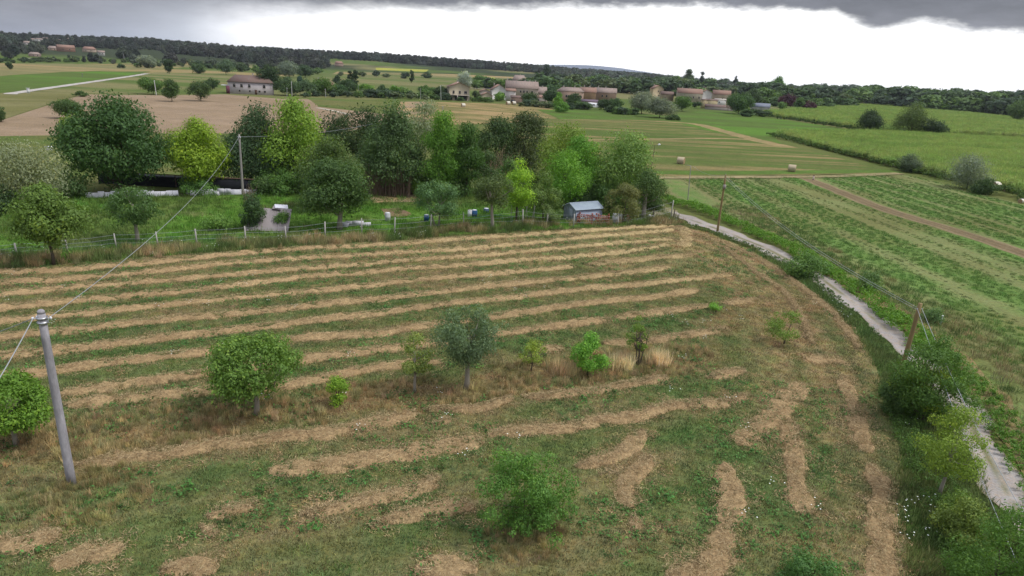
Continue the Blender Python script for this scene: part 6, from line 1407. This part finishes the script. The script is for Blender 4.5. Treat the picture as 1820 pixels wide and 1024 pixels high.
# ------------------------------------------------------------------ hay bales
def bale_mat():
    mt, nt = newmat('bale_straw'); ob = N(nt, 'ShaderNodeTexCoord').outputs['Object']
    a = N(nt, 'ShaderNodeTexNoise', ins={'Vector': N(nt, 'ShaderNodeMapping', ins={0: ob, 3: (1, 6, 6)}).outputs[0], 'Scale': 3, 'Detail': 8, 'Roughness': .75}).outputs[0]
    c = MIX(nt, 1.0, (.44, .37, .25), M_(nt, 'ADD', .55, M_(nt, 'MULTIPLY', a, .9)), 'MULTIPLY'); finish(nt, principled(nt, c, .9, a, .8, .05)); return mt
M_BALE = bale_mat(); M_BALE_E = simple('bale_end', (.33, .23, .13), .9, .35, 6, bump=.8, bd=.05)
M_BALEW = simple('wrapped_bale', (.62, .58, .48), .7, .15, 3, bump=.3)
def bale(base, r_, lb, yaw, group=None, mat=None):
    p = G(*base); t = empty('hay_bale', p + Vector((0, r_, 0)), yaw); tag(t, lb, 'hay bale', 'round hay bales'); L_ = r_ * .95; mb = MB()
    an = np.linspace(0, 2 * math.pi, 33)[:-1]; rw = r_ * (1 + .02 * np.sin(an * 5)); xs = [-L_, -L_ * .94, -L_ * .5, 0, L_ * .5, L_ * .94, L_]; rs = [.93, 1, 1.01, 1, 1.01, 1, .93]
    V = np.array([[x_, rw[j] * s_ * math.cos(an[j]), r_ * .97 + rw[j] * s_ * math.sin(an[j])] for x_, s_ in zip(xs, rs) for j in range(32)]); F = [[i * 32 + j, i * 32 + (j + 1) % 32, (i + 1) * 32 + (j + 1) % 32, (i + 1) * 32 + j] for i in range(6) for j in range(32)]
    mb.add(V, F); mb.build('roll', mat or M_BALE, t, smooth=True)
    for s_ in (-1, 1):
        mb = MB(); k = []; 
        for q, rr_ in enumerate(np.linspace(.02, .93, 9)): k.append([[s_ * (L_ + (.02 if q % 2 else 0)), rr_ * r_ * math.cos(a), r_ * .97 + rr_ * r_ * math.sin(a)] for a in an])
        V = np.array(k).reshape(-1, 3); F = [[i * 32 + j, i * 32 + (j + 1) % 32, (i + 1) * 32 + (j + 1) % 32, (i + 1) * 32 + j] for i in range(8) for j in range(32)]; mb.add(V, F); mb.build('end_spiral', M_BALE_E, t)
bale((1211, 293), .80, 'round hay bale nearer the garden trees in the hay field', -.5); bale((1409, 307), .82, 'round hay bale on the right part of the hay field', -.4)
bale((1758, 337), .85, 'tan round bale tucked behind the silver bush', .7); bale((1772, 339), .85, 'pale wrapped round bale right of the silver bush', .5, mat=M_BALEW)
bale((1549, 240), .9, 'small white wrapped bale at the dark tree in the maize ditch', .3, mat=M_BALEW); bale((823, 191), .9, 'white bale in the straw streaked meadow below the balcony house', .4, mat=M_BALEW)
bale((903, 187), 1.0, 'pale bale before the brick shed, left of the close pair', .5, mat=M_BALEW); bale((913, 187), 1.0, 'pale bale before the brick shed, right of the close pair', .5, mat=M_BALEW); bale((1817, 362), .4, 'white object at the right edge below the bale pair', .5, mat=M_BALEW)
# small marker posts
p = G(1445, 321); t = empty('marker_post', p); tag(t, 'small white and orange marker at the start of the brown rutted strip', 'marker post'); mb = MB(); mb.box((0, 0, .45), (.35, .25, .9), taper=.6); mb.build('body', simple('weathered_white', (.5, .42, .36), .8), t); mb = MB(); mb.box((0, 0, .98), (.24, .18, .16)); mb.build('cap', M_TILE, t)
p = G(1671, 578); t = empty('marker_post', p); tag(t, 'small white capped post in the margin behind the hedge', 'marker post'); mb = MB(); mb.tube([[0, 0, 0], [0, 0, .75]], .05, 7); mb.build('body', M_PORC, t); mb = MB(); mb.tube([[0, 0, .75], [0, 0, .85]], [.09, .06], 7); mb.build('cap', M_PORC, t)
for px_, py_, lb in ((1160, 389, 'dark short post at the garden end, right of the white trunk'), (1197, 388, 'dark short post beside the gravel road start')):
    p = G(px_, py_); mb = MB(); mb.tube([[0, 0, -.1], [.03, 0, 1.3]], [.09, .07], 8); o = mb.build('short_post', M_BARK, None, p); tag(o, lb, 'post')
# far barrier on the lane
p = G(51, 166); t = empty('culvert_wall', p, .2); tag(t, 'white end post of the pale lane on the far left', 'post'); mb = MB(); mb.box((0, 0, .9), (.9, .6, 1.8), taper=.8); mb.build('body', M_PORC, t); mb = MB(); mb.box((0, 0, 1.86), (1.1, .8, .14)); mb.build('cap', M_PORC, t)
# caravan in the village
p = G(1053, 192); t = empty('caravan', p + Vector((0, 2, 0)), -.45); tag(t, 'white tunnel shaped caravan below the terracotta brick row', 'caravan'); mb = MB()
q = [[-1.1, 0], [-1.15, 1.2], [-.95, 2.0], [-.5, 2.4], [.5, 2.4], [.95, 2.0], [1.15, 1.2], [1.1, 0]]; V = [[x_, y_, z_ + .4] for x_ in (-3.6, 3.6) for y_, z_ in q]; F = [[i, i + 1, 8 + i + 1, 8 + i] for i in range(7)] + [[0, 1, 6, 7], [1, 2, 5, 6], [2, 3, 4, 5], [8, 9, 14, 15], [9, 10, 13, 14], [10, 11, 12, 13]]
mb.add(V, F); mb.build('body', M_PORC, t)
for s_ in (-1.4, 1.2): mb = MB(); mb.box((s_, -1.17, 1.7), (1.4, .04, .6)); mb.build('window', M_PANE, t)
mb = MB(); mb.tube([[0, -1.2, .35], [0, -1.0, .35]], [.35, .35], 12); mb.build('wheel', M_PANE, t)
p = G(1082, 196); t = empty('small_van', p + Vector((0, 1, 0)), .1); tag(t, 'small white parked van at the edge of the village meadow', 'van'); mb = MB(); mb.box((.3, 0, 1.2), (3.4, 1.7, 1.3)); mb.box((-1.7, 0, .95), (1.2, 1.65, .8)); mb.build('body', M_PORC, t)
mb = MB(); mb.box((-1.2, -.88, 1.45), (.9, .03, .45)); mb.build('window', M_PANE, t)
for s_ in (-1.4, 1.2): mb = MB(); mb.tube([[s_, -.9, .33], [s_, -.65, .33]], [.33, .33], 12); mb.build('wheel', M_PANE, t)

# ------------------------------------------------------------------ air
HZ = True
if HZ:
    mt = bpy.data.materials.new('air'); mt.use_nodes = True; nt = mt.node_tree; nt.nodes.clear()
    v = N(nt, 'ShaderNodeVolumePrincipled', ins={'Color': (.78, .84, .95, 1), 'Density': 5.5e-5, 'Anisotropy': .2}); o_ = N(nt, 'ShaderNodeOutputMaterial'); nt.links.new(v.outputs[0], o_.inputs[1])
    mb = MB(); mb.box((0, 0, 54), (18600, 18600, 112)); o = mb.build('haze', mt); tag(o, 'thin pale air over the whole plain', kind='stuff')
